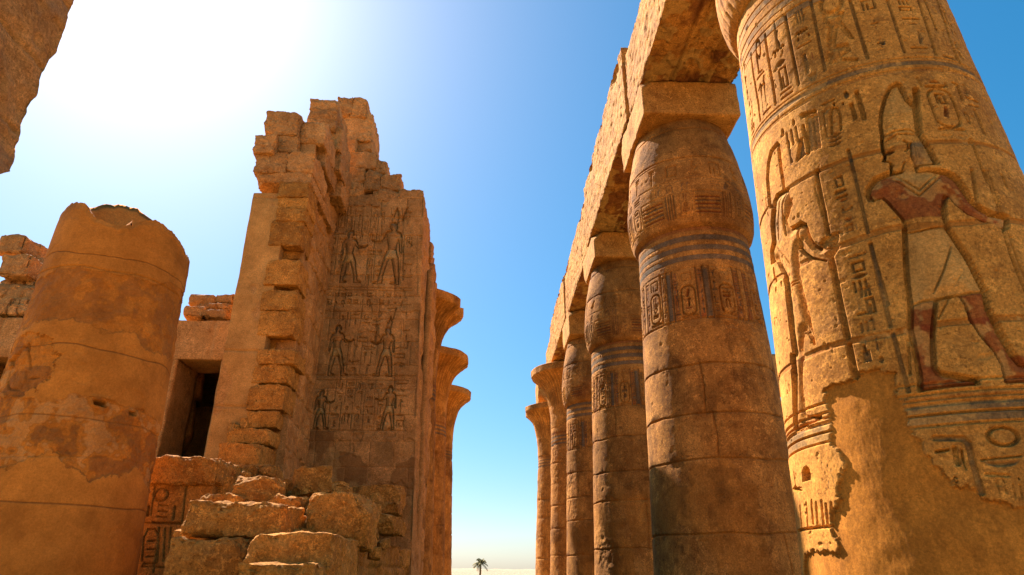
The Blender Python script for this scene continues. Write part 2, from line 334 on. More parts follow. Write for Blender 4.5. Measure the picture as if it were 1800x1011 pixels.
# ------------------------------------------------------------------ rounded, displaced box
def gridbox(name, x0, x1, y0, y1, z0, z1, mat, parent=None, res=.06, fn=None, rnd=.02, cuts=(), amp=.01, nsc=1.5, seed=0, rot=0.0, tilt=0.0, fres=None, org=None, rough=0.0, chip=0.0, smooth=True, tone0=0.0):
    c = np.array([(x0 + x1) / 2, (y0 + y1) / 2, (z0 + z1) / 2]); hsz = np.array([x1 - x0, y1 - y0, z1 - z0]) / 2
    Vs, Qs, Ns, off = [], [], [], 0
    for ax in range(3):
        for sg in (-1, 1):
            u, v = (ax + 1) % 3, (ax + 2) % 3; key = ('-' if sg < 0 else '+') + 'xyz'[ax]
            rr = (fres or {}).get(key, res)
            nu, nv = max(3, int(2 * hsz[u] / rr) + 1), max(3, int(2 * hsz[v] / rr) + 1)
            e = lambda n, h: np.linspace(-1, 1, n) * h
            A, B = np.meshgrid(e(nu, hsz[u]), e(nv, hsz[v]))
            V = np.zeros((A.size, 3)); V[:, u] = A.ravel(); V[:, v] = B.ravel(); V[:, ax] = sg * hsz[ax]
            N = np.zeros((A.size, 3)); N[:, ax] = sg
            Vs.append(V); Ns.append(N); Qs.append(gridquads(nv, nu, off, False, sg < 0)); off += len(V)
    V = np.concatenate(Vs); N = np.concatenate(Ns); Q = np.concatenate(Qs)
    r = min(rnd, hsz.min() * .9); inner = np.clip(V, -(hsz - r), hsz - r); d = V - inner; L = np.linalg.norm(d, axis=1, keepdims=True) + 1e-9
    NN = d / L; edge = (hsz[None, :] - np.abs(V)); es = np.sort(edge, axis=1)[:, 1]
    V = inner + NN * r
    W = V + c
    for (nx, ny, nz, dd) in cuts:
        n = np.array([nx, ny, nz], float); n /= np.linalg.norm(n); lim = dd * np.abs(n * hsz).sum(); q = V @ n - lim + .012 * vnoise(W * 5, seed)
        V = V - np.clip(q, 0, None)[:, None] * n
    h = amp * fbm(W, nsc, 5, seed, .55)
    if rough: h = h - rough * np.clip(fbm(W, 2.2, 4, seed + 8), 0, 1)
    if chip: rg = np.abs(fbm(W * np.array([1, 1, 2.2]), 1.3, 4, seed + 15, .5)); h = h - .022 * np.exp(-(rg / .025) ** 2); h = h - chip * np.exp(-es / .04) * sst(-.1, .5, fbm(W, 4.5, 4, seed + 5, .6)) + chip * .25 * fbm(W, 9, 3, seed + 6)
    P = np.zeros((len(V), 4)); T = np.zeros(len(V))
    if fn is not None:
        hh, pp, tt = fn(W, N); m = sst(0, .03, es); h = h + hh * m
        if pp is not None: P = pp
        if tt is not None: T = tt
    T = T + tone0
    V = V + NN * h[:, None]
    if rot or tilt:
        R = np.array([[cos(rot), -sin(rot), 0], [sin(rot), cos(rot), 0], [0, 0, 1]]) @ np.array([[cos(tilt), 0, sin(tilt)], [0, 1, 0], [-sin(tilt), 0, cos(tilt)]])
        V = V @ R.T
    V = V + c
    if parent is None: org = (float(c[0]), float(c[1]), float(z0))
    # weld
    key = np.round(V * 4000).astype(np.int64); _, idx, inv = np.unique(key, axis=0, return_index=True, return_inverse=True); inv = inv.ravel()
    Q = inv[Q]; good = (Q[:, 0] != Q[:, 1]) & (Q[:, 1] != Q[:, 2]) & (Q[:, 2] != Q[:, 3]) & (Q[:, 3] != Q[:, 0])
    return mk(name, V[idx], Q[good], mat, parent, P[idx], T[idx], org=org, smooth=smooth)
def rcuts(r, n=5, lo=.62, hi=.85):
    o = []
    for _ in range(n):
        v = [r.choice((-1, 1)) * r.uniform(.3, 1) for _ in range(3)]; o.append((*v, r.uniform(lo, hi)))
    return o
def pxblock(name, px0, py0, px1, py1, Y, dep, seed, mat=None, parent=None, res=.05, rnd=.06, amp=.05, ncut=4, rough=.05, rot=None, tilt=None, nsc=1.5, cl=.7, chip=.07):
    """stone whose front face covers that part of the view at depth Y"""
    r = random.Random(seed); cxp, cyp = (px0 + px1) / 2, (py0 + py1) / 2
    a = onY(px0, cyp, Y); b = onY(px1, cyp, Y); t = onY(cxp, py0, Y); d = onY(cxp, py1, Y)
    return gridbox(name, a[0], b[0], Y, Y + dep, d[2], t[2], mat or M_ROCK, parent, res, None, rnd, rcuts(r, ncut, cl, .9), amp * .55, nsc, seed,
                   r.uniform(-.08, .08) if rot is None else rot, r.uniform(-.03, .03) if tilt is None else tilt, rough=rough * .5, chip=chip, smooth=False, tone0=r.uniform(-.2, .14))

# ================================================================== SETTING
def sand():
    n = 120; g = np.concatenate([-np.geomspace(900, 1, 60), np.geomspace(1, 900, 60)]); X, Y = np.meshgrid(g, g)
    V = np.stack([X.ravel(), Y.ravel() + 10, X.ravel() * 0], 1); V[:, 2] = .04 * vnoise(V * .3, 3) - .03
    m = stone_mat('sand', (0.36, 0.26, 0.16), (0.31, 0.22, 0.13), (0.25, 0.17, 0.10), .3, .4)
    o = mk('ground', V, gridquads(120, 120), m); tag(o, kind='structure', label='pale sandy ground of the temple court'); o.name = 'ground'
    m = stone_mat('hazed_dune_sand', (0.46, 0.40, 0.38), (0.42, 0.35, 0.33), (0.36, 0.30, 0.27), .3, .3)  # sand paled, with the far haze put into its colour
    xs = np.linspace(-160, 160, 160); ys = np.linspace(0, 60, 24); X, Y = np.meshgrid(xs, ys); P = np.stack([X.ravel(), Y.ravel(), X.ravel() * 0], 1)
    Z = (sst(0, 22, Y) * (1 - sst(30, 60, Y))).ravel() * (2.7 + 1.9 * vnoise(P * .02, 4) + .8 * vnoise(P * .07, 5) + .3 * vnoise(P * .3, 6)) - .1
    V = np.stack([P[:, 0], P[:, 1] + 205, Z], 1)
    tag(mk('dunes', V, gridquads(24, 160), m), kind='structure', label='low pale dune ridge on the horizon')
sand()

# ================================================================== RIGHT COLONNADE
PX = 4.0
FACE = lambda cx, cy: math.atan2(-cy, -cx)
def bud_prof(z0, r0):
    zz = np.array([0, .06, .2, .4, .62, .85, 1.2, 1.7, 2.2, 2.6, 2.75]) + z0
    rr = np.array([r0, r0 + .07, r0 + .125, r0 + .155, r0 + .165, r0 + .155, r0 + .12, r0 + .05, r0 - .05, r0 - .16, r0 - .20])
    return lambda z: np.interp(z, zz, rr)
def abacus(cx, z0, z1, cy, parent, seed, w=1.04):
    return gridbox('abacus', cx - w + .03, cx + w - .1, cy - w - .04, cy + w + .02, z0, z1, M_ARCH, parent, .05, None, .03, rcuts(random.Random(seed), 3, .86, .93), .012, 2.0, seed, rough=.03)
def bands(f, z0, n, dz, face_blue=True, depth=.012, seed=0):
    for i in range(n):
        f.ring(z0 + i * dz, dz * .52, 0.004, (BLUE + (.78,)) if i < n - 1 else (RED + (.5,)), 0.0)
        f.ring(z0 + i * dz + dz * .3, .014, depth); f.ring(z0 + i * dz - dz * .3, .014, depth)
def weather(f, P, amp=.006, seed=0, pit=.012):
    sh = f.H.shape
    f.H += (amp * fbm(P, 1.6, 5, seed, .6)).reshape(sh)
    n = fbm(P, 7, 3, seed + 4); f.H -= (pit * np.clip(n - .75, 0, 1) * 2).reshape(sh)
    m = np.clip(fbm(P, .9, 3, seed + 11) - .12, 0, 1) * 1.6  # eroded patches
    f.H -= (m * .016 * np.abs(fbm(P, 5, 4, seed + 12))).reshape(sh)
    f.T += (fbm(P, 2.6, 4, seed + 21) * .16 - .30 * sst(.12, .35, fbm(P * np.array([1, 1, .7]), 1.1, 6, seed + 22, .62))).reshape(sh)
def drums(f, P, zs, seed=0, vert=True, wd=.022, depth=.035):
    for i, z in enumerate(zs):
        f.ring(z, wd, depth, MORT + (.6,), .025, seed + i)
        d = f.G[1] - z - .025 * vnoise(np.stack([f.G[0].ravel() * 2.2, f.G[0].ravel() * 0, f.G[0].ravel() * 0 + z], 1), seed + i).reshape(f.H.shape)
        e = np.clip(fbm(P, 2.2, 4, seed + 3 * i, .6) - .05, 0, 1).reshape(f.H.shape) * np.exp(-(d / .09) ** 2); f.H -= .028 * e; f.put((slice(None), slice(None)), e * 1.6, MORT + (.7,))
        if vert and (seed + i) % 3:
            r = random.Random(seed * 31 + i); s = r.uniform(-.9, 1.0); zn = zs[i + 1] if i + 1 < len(zs) else z + 1
            f.line([(s, z), (s + .03, (z + zn) / 2), (s, zn)], .02, .03, MORT + (.45,))

# ---- generic bud column (second one is rich, farther ones share the recipe at a coarser grid)
def bud_column(cy, seed, dens, label, r0=1.302, t=.0335, zc=7.42, rich=True):
    root = empty('papyrus_column', (PX, cy, 0)); tag(root, label, 'column', 'closed-bud columns carrying the architrave')
    face = FACE(PX, cy); q = lambda x, y: px2cone(x, y, PX, cy, r0, t, face)
    zt_, zb_, zr = (6.60, 5.62, 6.80)
    def carve(f, P):
        dz = [.9, 2.15, 3.25, 3.98, 4.82, 5.62]
        drums(f, P, dz, seed)
        # flaked plaster / rough lower drums
        n = fbm(P, 1.1, 4, seed + 31).reshape(f.H.shape); low = (f.G[1] < 3.3)
        lw_ = sst(3.9, 3.1, f.G[1]); f.put((slice(None), slice(None)), lw_ * sst(.1, .0, n) * .8, PLA + (.8,))
        # glyph band beneath the rings
        zt, zb = zt_, zb_
        f.line([(-3, zb), (3, zb)], .02, .012); f.line([(-3, zt), (3, zt)], .02, .012)
        s = -1.95; i = 0; r = random.Random(seed)
        while s < 1.95:
            if i % 4 == 1:
                cartouche(f, s + .04, s + .30, zb + .08, zt - .34, seed + i, .05, .026); glyph(f, 'box' if i % 8 == 1 else 'house', s + .05, zt - .28, s + .29, zt - .05, .02, .018); s += .36
            else:
                w = .115
                f.line([(s, zb), (s, zt)], .024, .035, BLUE + (.6,))
                if i % 3: f.color([(s + .015, zb + .03), (s + w - .012, zb + .03), (s + w - .012, zt - .05), (s + .015, zt - .05)], (BLUE if i % 2 else RED) + (.8 if i % 2 else .4,))
                if i % 2 == 0: text_col(f, s + .03, s + w, zb + .1, zt - .05, seed * 7 + i, .03, .016, None, BLUE + (.6,))
                s += w + .01
            i += 1
        f.H -= 0; bands(f, zr + .0, 4, .20, seed=1)
        weather(f, P, .005, seed)
    nz = int(7.6 / (dens * 1.1))
    revolve('shaft', PX, cy, lambda z: r0 - t * z, np.linspace(-.05, zc, nz), face, dens, 40, M_COL2, root, carve)
    rc = r0 - t * zc
    def carvec(f, P):
        b = zc
        f.ring(b + .95, .016, .012); f.ring(b + .16, .016, .010); f.ring(b + 1.42, .016, .012)
        s = -2.0; i = 0
        while s < 2.0:   # girdle of cartouches and bars
            k = i % 3
            if k == 0:
                w = .52
                for a in range(5): f.line([(s + .03, b + .24 + a * .075), (s + w - .05, b + .24 + a * .075)], .03, .03, (BLUE if a % 2 else RED) + (.85,))
                for a in range(6): f.line([(s + .06 + a * .085, b + .24), (s + .06 + a * .085, b + .58)], .014, .018)
                f.line([(s, b + .18), (s, b + .66), (s + w, b + .66), (s + w, b + .18)], .018, .02); s += w + .03
            elif k == 1:
                for a in range(4): f.line([(s + a * .05, b + .18), (s + a * .05, b + .66)], .018, .03, BLUE + (.6,))
                s += .22
            else:
                cartouche(f, s + .03, s + .25, b + .22, b + .66, seed + i); s += .30
            glyph(f, random.Random(seed + i).choice(GK), s - .22, b + .72, s - .04, b + .90, .018, .018, BLUE + (.4,))
            i += 1
        for s in np.arange(-1.6, 1.7, .42): glyph(f, random.Random(int(s * 100) + seed).choice(['box', 'house', 'bird', 'man', 'post']), s, b + 1.0, s + .24, b + 1.38, .03, .022)
        drums(f, P, [b + 1.47, b + 2.25], seed + 5, False)
        weather(f, P, .006, seed + 3, .012); f.put((slice(None), slice(None)), np.clip(fbm(P, .8, 3, seed + 60) - .1, 0, 1).reshape(f.H.shape) * .9, RED + (.35,))
    revolve('capital', PX, cy, bud_prof(zc, rc), np.concatenate([np.linspace(zc - .005, zc + .3, int(.3 / dens)), np.linspace(zc + .3, zc + 2.62, int(2.3 / dens / 1.1))[1:]]), face, dens, 36, M_COL2, root, carvec, topcap=[(.02, 0.0)], botcap=True)
    abacus(PX, zc + 2.5, 10.74, cy, root, seed)
    return root
# nearest column: see R1 further down
bud_column(11.42, 2, .013, 'reddish bud-capital column with blue painted rings, next behind the huge carved column')
bud_column(17.8, 3, .018, 'bud-capital column with a narrow sunlit flank, half hidden by the ringed bud column')
bud_column(24.0, 4, .024, 'slim farthest bud-capital column, just before the first flared capital on the right', zc=7.25)

# ---- open papyrus columns
def flare_prof(z0, r0, R=1.95, thin=False):
    zz = np.array([0, .3, .8, 1.2, 1.55, 1.85, 2.15, 2.4, 2.5, 2.72]) + z0; k = R - r0
    rr = np.array([0, .03, .07, .15, .30, .52, .80, .97, 1.0, .99]) * k + r0
    zz = np.array([0, .6, 1.0, 1.4, 1.75, 2.0, 2.2, 2.36, 2.40, 2.72]) + z0; rr = np.array([0, .02, .07, .16, .29, .46, .68, .90, 1.0, 1.0]) * k + r0
    return lambda z: np.interp(z, zz, rr)
def open_column(cx, cy, seed, dens, label, group, r0=1.28, t=.028, zc=7.7, notch=(), top=10.42, sh=0):
    root = empty('open_papyrus_column', (cx, cy, 0)); tag(root, label, 'column', group); face = FACE(cx, cy)
    def carve(f, P):
        drums(f, P, [1.2, 2.3, 3.35, 4.3, 5.2, 6.1, 6.9], seed); bands(f, 6.95, 4, .15); weather(f, P, .012, seed)
        for i in range(14): text_col(f, -1.6 + i * .24, -1.42 + i * .24, 4.5, 6.6, seed * 9 + i, .015, .02)
    revolve('shaft', cx, cy, lambda z: r0 - t * z, np.linspace(-.05, zc, int(7 / dens)), face, dens, 36, M_COL2, root, carve)
    rc = r0 - t * zc
    def carvec(f, P):
        X, Z = f.G
        for s_ in np.arange(-2.7, 2.7, .17): f.line([(s_, zc + 1.0), (s_, zc + 2.36)], .045, .03, MORT + (.9,))
        f.H += .012 * np.cos(X * 22) * sst(zc + .3, zc + 2.2, Z) * (1 - sst(zc + 2.3, zc + 2.5, Z)); weather(f, P, .012, seed + 5, .015)
    def disp(V, TH, ZZ):
        k = sst(zc + 1.5, zc + 2.6, ZZ); nz = vnoise(np.stack([np.cos(TH).ravel() * 2.2, np.sin(TH).ravel() * 2.2, TH.ravel() * 0], 1), seed).reshape(TH.shape)
        n2 = vnoise(np.stack([np.cos(TH).ravel() * 7, np.sin(TH).ravel() * 7, ZZ.ravel() * 3], 1), seed + 2).reshape(TH.shape)
        cut = k * (np.clip(nz - .2, 0, 1) * .05 + .01 * n2)
        for (a, w, d) in notch:
            da = np.abs((TH - a + pi) % (2 * pi) - pi); cut = cut + k * d * (1 - sst(w * .5, w, da + .1 * w * n2))
        c = np.array([cx, cy]); V[..., :2] = c + (V[..., :2] - c) * (1 - cut)[..., None]
        return V
    revolve('capital', cx, cy, flare_prof(zc, rc, thin=cx < 0), np.linspace(zc - .01, top, int(2.8 / dens)), face, dens * 1.3, 70, M_ROCK, root, carvec, R0=1.6, topcap=[(.6, .02), (.02, .03)], botcap=True, disp=disp)
    return root
o5 = open_column(PX, 30.2, 11, .035, 'flared open-capital column on the right, its wide capital broken along the rim', 'open-capital columns')
gridbox('abacus', PX - .95, PX + .95, 29.3, 31.2, 10.38, 10.76, M_ARCH, o5, .12, None, .03, (), .02)
o6 = open_column(PX, 37.0, 12, .045, 'leftmost and farthest flared column of the right-hand row, standing free with a jagged capital', 'open-capital columns', r0=1.46, t=.04, notch=((pi * .98, .35, .10),), zc=7.5, top=10.2)
gridbox('abacus', PX - 1.15, PX + .8, 36.3, 38.0, 10.18, 12.0, M_ARCH, o6, .12, None, .05, rcuts(random.Random(5), 4, .7, .9), .05)
LX = -2.85
open_column(LX, 21.9, 21, .03, 'nearest flared column behind the relief wall, half hidden, rim bitten away at its right', 'open-capital columns', notch=((-.1, .22, .16),))
open_column(LX, 28.1, 22, .035, 'middle of the three flared columns behind the relief wall', 'open-capital columns')
open_column(LX, 34.3, 23, .04, 'farthest and lowest-looking of the three flared columns behind the relief wall, against the sky', 'open-capital columns')

# ---- architrave blocks
def arch_fn(seed, y0, y1):
    def fn(W, N):
        h = np.zeros(len(W)); P = np.zeros((len(W), 4)); T = np.zeros(len(W))
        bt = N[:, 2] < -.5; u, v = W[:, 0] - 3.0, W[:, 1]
        for c, w, d in ((.62, .03, .03), (.66, .02, .02), (1.28, .04, .04), (1.34, .02, .02)):
            h -= bt * d * (np.abs(u - c) < w)
        n = fbm(W, 3.2, 5, seed, .65); h -= bt * .03 * sst(.1, .35, n)
        gl = (np.abs(u - .97) < .26) | (np.abs(u - 1.62) < .2)
        g = (np.abs(np.sin(v * 9 + 3 * vnoise(W * 2, seed))) * np.abs(np.sin(u * 16 + 2 * vnoise(W * 3, seed + 1)))); h -= bt * gl * .03 * (g > .45)
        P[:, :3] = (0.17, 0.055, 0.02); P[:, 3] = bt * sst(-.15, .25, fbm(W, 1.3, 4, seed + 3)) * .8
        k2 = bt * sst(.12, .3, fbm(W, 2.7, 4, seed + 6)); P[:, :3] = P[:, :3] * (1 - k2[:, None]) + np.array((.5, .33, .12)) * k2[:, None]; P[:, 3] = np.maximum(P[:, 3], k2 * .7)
        sd_ = N[:, 0] < -.5; h -= sd_ * .016 * sst(.2, .6, fbm(W, 3, 4, seed + 9)); h += sd_ * .012 * fbm(W * np.array([1, 1, 2.4]), 4, 4, seed + 4)
        h -= sd_ * .12 * sst(12.25, 12.9, W[:, 2]) * np.clip(fbm(W, 1.5, 3, seed + 7) + .15, 0, 1)
        T += fbm(W, 1.5, 4, seed + 2) * .12
        return h, P, T
    return fn
AB = [(2.6, 5.62, 12.5), (5.66, 11.52, 12.35), (11.6, 17.78, 12.85), (17.84, 23.95, 12.7), (24.0, 30.1, 12.7), (30.15, 32.8, 12.2)]
AL = ['architrave block directly above the huge carved column, mostly out of view', 'nearest long architrave beam with painted underside, leading to the first bud capital',
      'long architrave beam stepped up above the first bud capital', 'architrave beam over the second and third bud capitals',
      'far architrave beam running to the first flared capital', 'short broken end piece of the architrave above the flared capital']
for i, ((a, b, zt), lb) in enumerate(zip(AB, AL)):
    dy = (0, 0, -.05, .02, -.03, 0)[i]
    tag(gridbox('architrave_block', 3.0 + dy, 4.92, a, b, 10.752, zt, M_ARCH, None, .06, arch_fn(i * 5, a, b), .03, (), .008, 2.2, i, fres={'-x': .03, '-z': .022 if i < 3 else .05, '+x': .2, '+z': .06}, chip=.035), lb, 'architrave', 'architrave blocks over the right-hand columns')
for i, (a, b, h) in enumerate([(13.4, 14.6, .26), (18.4, 19.6, .28), (21, 22.0, .22), (25.2, 26.1, .3), (27.5, 29.0, .25)]):
    z = [x[2] for x in AB if x[0] <= a][-1] - .04
    tag(gridbox('loose_stone', 3.08, 4.3, a, b, z, z + h, M_ARCH, None, .07, None, .05, rcuts(random.Random(i), 4, .7, .9), .04, 1.5, i),
        ['flat stone on top of the architrave edge, nearest the camera', 'flat stone on the architrave, second from the camera', 'flat stone on the architrave, third from the camera', 'flat stone on the architrave, fourth from the camera', 'flat stone on the architrave, farthest from the camera'][i], 'stone', 'stones on the architrave')

# ================================================================== NEAREST COLUMN, RICHLY CARVED
def big_column():
    cy, r0, t = 5.69, 1.373, .0405; face = FACE(PX, cy)
    root = empty('papyrus_column', (PX, cy, 0)); tag(root, 'huge nearest column carved with a painted king, a goddess and hieroglyphs', 'column', 'closed-bud columns carrying the architrave')
    q = lambda x, y: px2cone(x, y, PX, cy, r0, t, face)
    z4 = lambda x, y: q(1250 + x * .3164, y * .3164); z5 = lambda x, y: q(1500 + x * .3165, y * .3165)
    z6 = lambda x, y: q(1300 + x * .3167, 300 + y * .3167); z7 = lambda x, y: q(1480 + x * .3955, 300 + y * .3955)
    z8 = lambda x, y: q(1350 + x * .4065, 600 + y * .4065)
    def M(fn, *pts): return [fn(*p) for p in pts]
    def cell(fn, tl, br):
        a, b = fn(*tl), fn(*br); return min(a[0], b[0]), min(a[1], b[1]), max(a[0], b[0]), max(a[1], b[1])
    def carve(f, P):
        sh = f.H.shape
        # soft undulation first so the reliefs ride on it
        L = lambda fn, pts, w=.022, d=.03, paint=None: f.line(M(fn, *pts), w, d, paint)
        def gl(fn, name, tl, br, d=.04, lw=.02, paint=BLUE + (.45,)): x0, y0, x1, y1 = cell(fn, tl, br); glyph(f, name, x0, y0, x1, y1, d, lw, paint)
        def txt(fn, tl, br, seed, names=None, d=.035, lw=.018, paint=BLUE + (.45,)):
            x0, y0, x1, y1 = cell(fn, tl, br); text_col(f, x0, x1, y0, y1, seed, d, lw, names, paint)
        # mortar courses
        for (x, y), wd in (((1590, 402), .055), ((1560, 262), .04), ((1640, 572), .05)):
            f.ring(q(x, y)[1], wd, .012, MORT + (.9,), .03, int(x))
        # rings high on the shaft
        for x, y in ((1345, 4), (1345, 34), (1345, 60)):
            z = q(x, y)[1]; f.ring(z, .075, .004, BLUE + (.6,)); f.ring(z + .05, .014, .014); f.ring(z - .05, .014, .014)
        z = q(1530, 120)[1]; f.ring(z, .05, .006, BLUE + (.7,)); f.ring(z + .06, .012, .014); f.ring(z - .075, .012, .014); f.ring(z - .1, .02, .004, RED + (.3,))
        # upper glyph columns
        for pts in (((218, 300), (275, 670)), ((297, 190), (358, 578)), ((410, 85), (485, 470)), ((550, 0), (630, 390)), ((770, 0), (870, 320))): L(z4, pts, .03, .04, BLUE + (.35,))
        for pts in (((190, 0), (285, 285)), ((360, 0), (460, 300)), ((465, 0), (575, 330)), ((540, 230), (600, 360))): L(z5, pts, .028, .03, BLUE + (.35,))
        gl(z4, 'ring', (235, 225), (290, 320)); gl(z4, 'foot', (240, 310), (290, 400)); gl(z4, 'bar', (250, 400), (300, 440)); gl(z4, 'snake', (255, 440), (305, 490)); gl(z4, 'reeds', (262, 470), (325, 590)); gl(z4, 'bar', (285, 590), (340, 640))
        gl(z4, 'man', (330, 125), (392, 250), .04); gl(z4, 'water', (335, 262), (410, 290)); gl(z4, 'disc', (345, 300), (370, 322)); gl(z4, 'disc', (385, 275), (408, 300)); gl(z4, 'mouth', (345, 335), (425, 370)); gl(z4, 'house', (368, 375), (435, 480), .04); gl(z4, 'bar', (380, 490), (450, 520)); gl(z4, 'bar', (385, 515), (458, 545))
        gl(z4, 'strokes', (455, 60), (525, 120), .02, .02, BLUE + (.5,)); gl(z4, 'water', (465, 160), (540, 190)); gl(z4, 'disc', (470, 205), (495, 235), .03, .02, RED + (.7,)); gl(z4, 'disc', (530, 180), (552, 205), .03, .02, RED + (.7,))
        gl(z4, 'bar', (475, 235), (560, 262), .03, .02, BLUE + (.5,)); gl(z4, 'jar', (545, 255), (580, 365), .035, .02, RED + (.8,)); gl(z4, 'bowl', (520, 390), (605, 460), .03, .02, BLUE + (.6,)); gl(z4, 'arch', (505, 300), (545, 400), .02)
        # kneeling figure with big disc head
        f.ell(*z4(665, 20), .13, .15, .035, .28); f.sunk(M(z4, (620, 75), (740, 62), (735, 95), (720, 110), (800, 215), (770, 215), (705, 150), (690, 250), (760, 235), (780, 280), (720, 320), (820, 322), (815, 340), (640, 360), (650, 300), (640, 220), (655, 140), (620, 120)), .035, .07, .3)
        L(z4, ((655, 130), (660, 260), (640, 340)), .02, .03); L(z4, ((690, 250), (720, 320)), .018, .025)
        # columns right of it
        txt(z5, (20, 0), (150, 60), 3, ['house', 'box'], paint=BLUE + (.35,)); txt(z5, (85, 75), (190, 300), 5, ['reeds', 'bird', 'bar', 'jar', 'mouth'], paint=RED + (.3,)); gl(z5, 'bowl', (140, 215), (190, 262), .02, .02, BLUE + (.9,))
        txt(z5, (235, 0), (345, 90), 8, ['strokes', 'box'], paint=BLUE + (.5,)); gl(z5, 'bar', (270, 90), (370, 120)); gl(z5, 'mouth', (280, 115), (375, 150), .04); gl(z5, 'reed', (295, 170), (330, 240), .035); gl(z5, 'owl', (330, 160), (410, 250), .03); gl(z5, 'bar', (320, 255), (415, 275)); gl(z5, 'mouth', (330, 280), (430, 305), .035)
        txt(z5, (395, 0), (465, 170), 12); gl(z5, 'reed', (450, 165), (485, 240), .03, .02, RED + (.6,)); gl(z5, 'bar', (500, 300), (560, 335), .02, .03, BLUE + (.8,)); txt(z5, (505, 40), (560, 250), 14); txt(z5, (570, 240), (610, 350), 15)
        txt(z4, (172, 320), (208, 560), 31); txt(z4, (205, 560), (250, 760), 32)
        # second register of signs
        gl(z4, 'sun', (382, 715), (413, 758), .06); gl(z4, 'sun', (443, 662), (472, 700), .06); gl(z4, 'strokes', (400, 735), (505, 790), .03); gl(z4, 'man', (415, 790), (460, 900), .03)
        f.sunk(M(z4, (490, 770), (508, 760), (520, 850), (540, 845), (480, 900), (470, 895)), .04, .05, .5, BLUE + (.6,)); L(z4, ((510, 700), (540, 850)), .035, .045)
        f.cut(M(z4, (485, 640), (500, 625), (560, 610), (570, 600), (590, 610), (588, 630), (560, 635), (500, 665)), .05, .02); f.sunk(M(z4, (525, 650), (590, 630), (612, 820), (540, 845)), .02, .05, .5, BLUE + (.4,)); L(z4, ((560, 650), (580, 830)), .022, .03)
        gl(z4, 'bar', (610, 555), (690, 580)); gl(z4, 'disc', (665, 565), (698, 592)); gl(z4, 'sun', (725, 505), (775, 545), .04, .02, BLUE + (.8,)); gl(z4, 'disc', (720, 565), (745, 585))
        L(z4, ((668, 740), (665, 640), (675, 600), (700, 600), (715, 640), (720, 720)), .022, .035); L(z4, ((620, 620), (640, 760)), .015, .02)
        for k in range(3): gl(z4, 'mouth', (635, 735 + k * 26), (745, 765 + k * 24), .05)
        L(z4, ((778, 580), (800, 655)), .035, .05); L(z4, ((808, 510), (850, 652)), .04, .05)
        L(z4, ((760, 835), (805, 1010)), .03, .04, BLUE + (.4,)); gl(z4, 'bread', (600, 590), (660, 640), .02)
        # tall arched shape behind the goddess
        f.sunk(M(z4, (318, 1160), (305, 1000), (312, 905), (330, 835), (368, 785), (382, 800), (392, 900), (405, 990), (420, 1150)), .04, .06, .15)
        # goddess
        f.sunk(M(z6, (180, 170), (200, 135), (240, 110), (268, 100), (272, 150), (288, 190), (284, 202), (278, 212), (284, 225), (272, 240), (276, 255), (260, 266), (266, 290), (280, 320), (300, 303), (340, 288), (365, 300), (378, 330), (385, 370), (410, 410), (440, 430), (442, 405), (455, 378), (500, 350), (548, 335), (552, 370), (545, 400), (552, 412), (540, 450), (520, 480), (480, 497), (420, 492), (380, 480), (350, 450), (325, 415), (322, 440), (318, 480), (322, 540), (332, 590), (342, 640), (362, 720), (390, 830), (405, 900), (422, 968), (400, 940), (375, 905), (355, 885), (362, 920), (340, 1000))
               + M(z8, (155, 40), (150, 150), (155, 250), (160, 320), (185, 330), (225, 322), (225, 334), (130, 392), (112, 388), (108, 300), (108, 150), (100, 60)) + M(z6, (300, 1011), (284, 900), (267, 750), (257, 650), (247, 590), (225, 550), (205, 500), (190, 520), (178, 515), (172, 450), (182, 400), (176, 330), (175, 270), (181, 210)), .035, .10, .1)
        L(z6, ((178, 515), (172, 450), (182, 400), (175, 300), (181, 200), (200, 135), (240, 110), (266, 102), (272, 150), (288, 190), (276, 215), (272, 240), (262, 264)), .026, .08); L(z6, ((280, 322), (340, 288), (366, 300), (385, 370), (410, 412), (440, 432)), .026, .09); L(z6, ((318, 430), (322, 540), (342, 640), (362, 720), (390, 830), (415, 960)), .024, .08); L(z8, ((155, 250), (160, 322), (185, 331), (225, 326)), .024, .08); L(z6, ((322, 420), (350, 455), (390, 483), (480, 500)), .02, .07)
        L(z6, ((300, 1012), (284, 900), (267, 750), (257, 650), (247, 590)), .03, .06); L(z8, ((100, 60), (110, 200), (114, 385)), .04, .07)
        L(z6, ((330, 415), (318, 330), (330, 300)), .02, .05); L(z6, ((245, 130), (235, 200), (240, 300), (255, 360)), .014, .035); L(z6, ((200, 160), (195, 300), (190, 400)), .012, .03); L(z6, ((220, 150), (212, 280), (215, 380)), .012, .03)
        L(z6, ((205, 500), (240, 570), (255, 600)), .02, .04); L(z6, ((190, 405), (250, 480), (275, 515)), .012, .02); L(z6, ((270, 635), (325, 600)), .012, .03); L(z6, ((275, 650), (328, 612)), .012, .03); L(z6, ((455, 400), (545, 385)), .012, .03); L(z6, ((430, 440), (540, 425)), .014, .03); L(z6, ((440, 405), (470, 440)), .012, .025)
        L(z6, ((190, 545), (200, 620)), .03, .04); f.ell(*z6(262, 180), .02, .012, .02); L(z6, ((355, 885), (350, 1000)), .02, .045)
        f.color(M(z6, (182, 180), (240, 115), (262, 105), (262, 150), (235, 180), (232, 300), (238, 390), (190, 400), (178, 300)), (0.2, .15, .10, .5)); f.color(M(z8, (152, 0), (148, 260), (128, 320), (118, 100), (120, 0)), RED + (.25,))
        # staff
        L(z6, ((425, 0), (445, 120), (470, 230), (490, 345)), .035, .055); L(z6, ((508, 490), (540, 640), (570, 790), (600, 920)), .05, .06); L(z8, ((352, 20), (378, 150)), .05, .06); f.ell(*z6(428, 8), .03, .04, .03); L(z6, ((490, 345), (508, 490)), .02, .02)
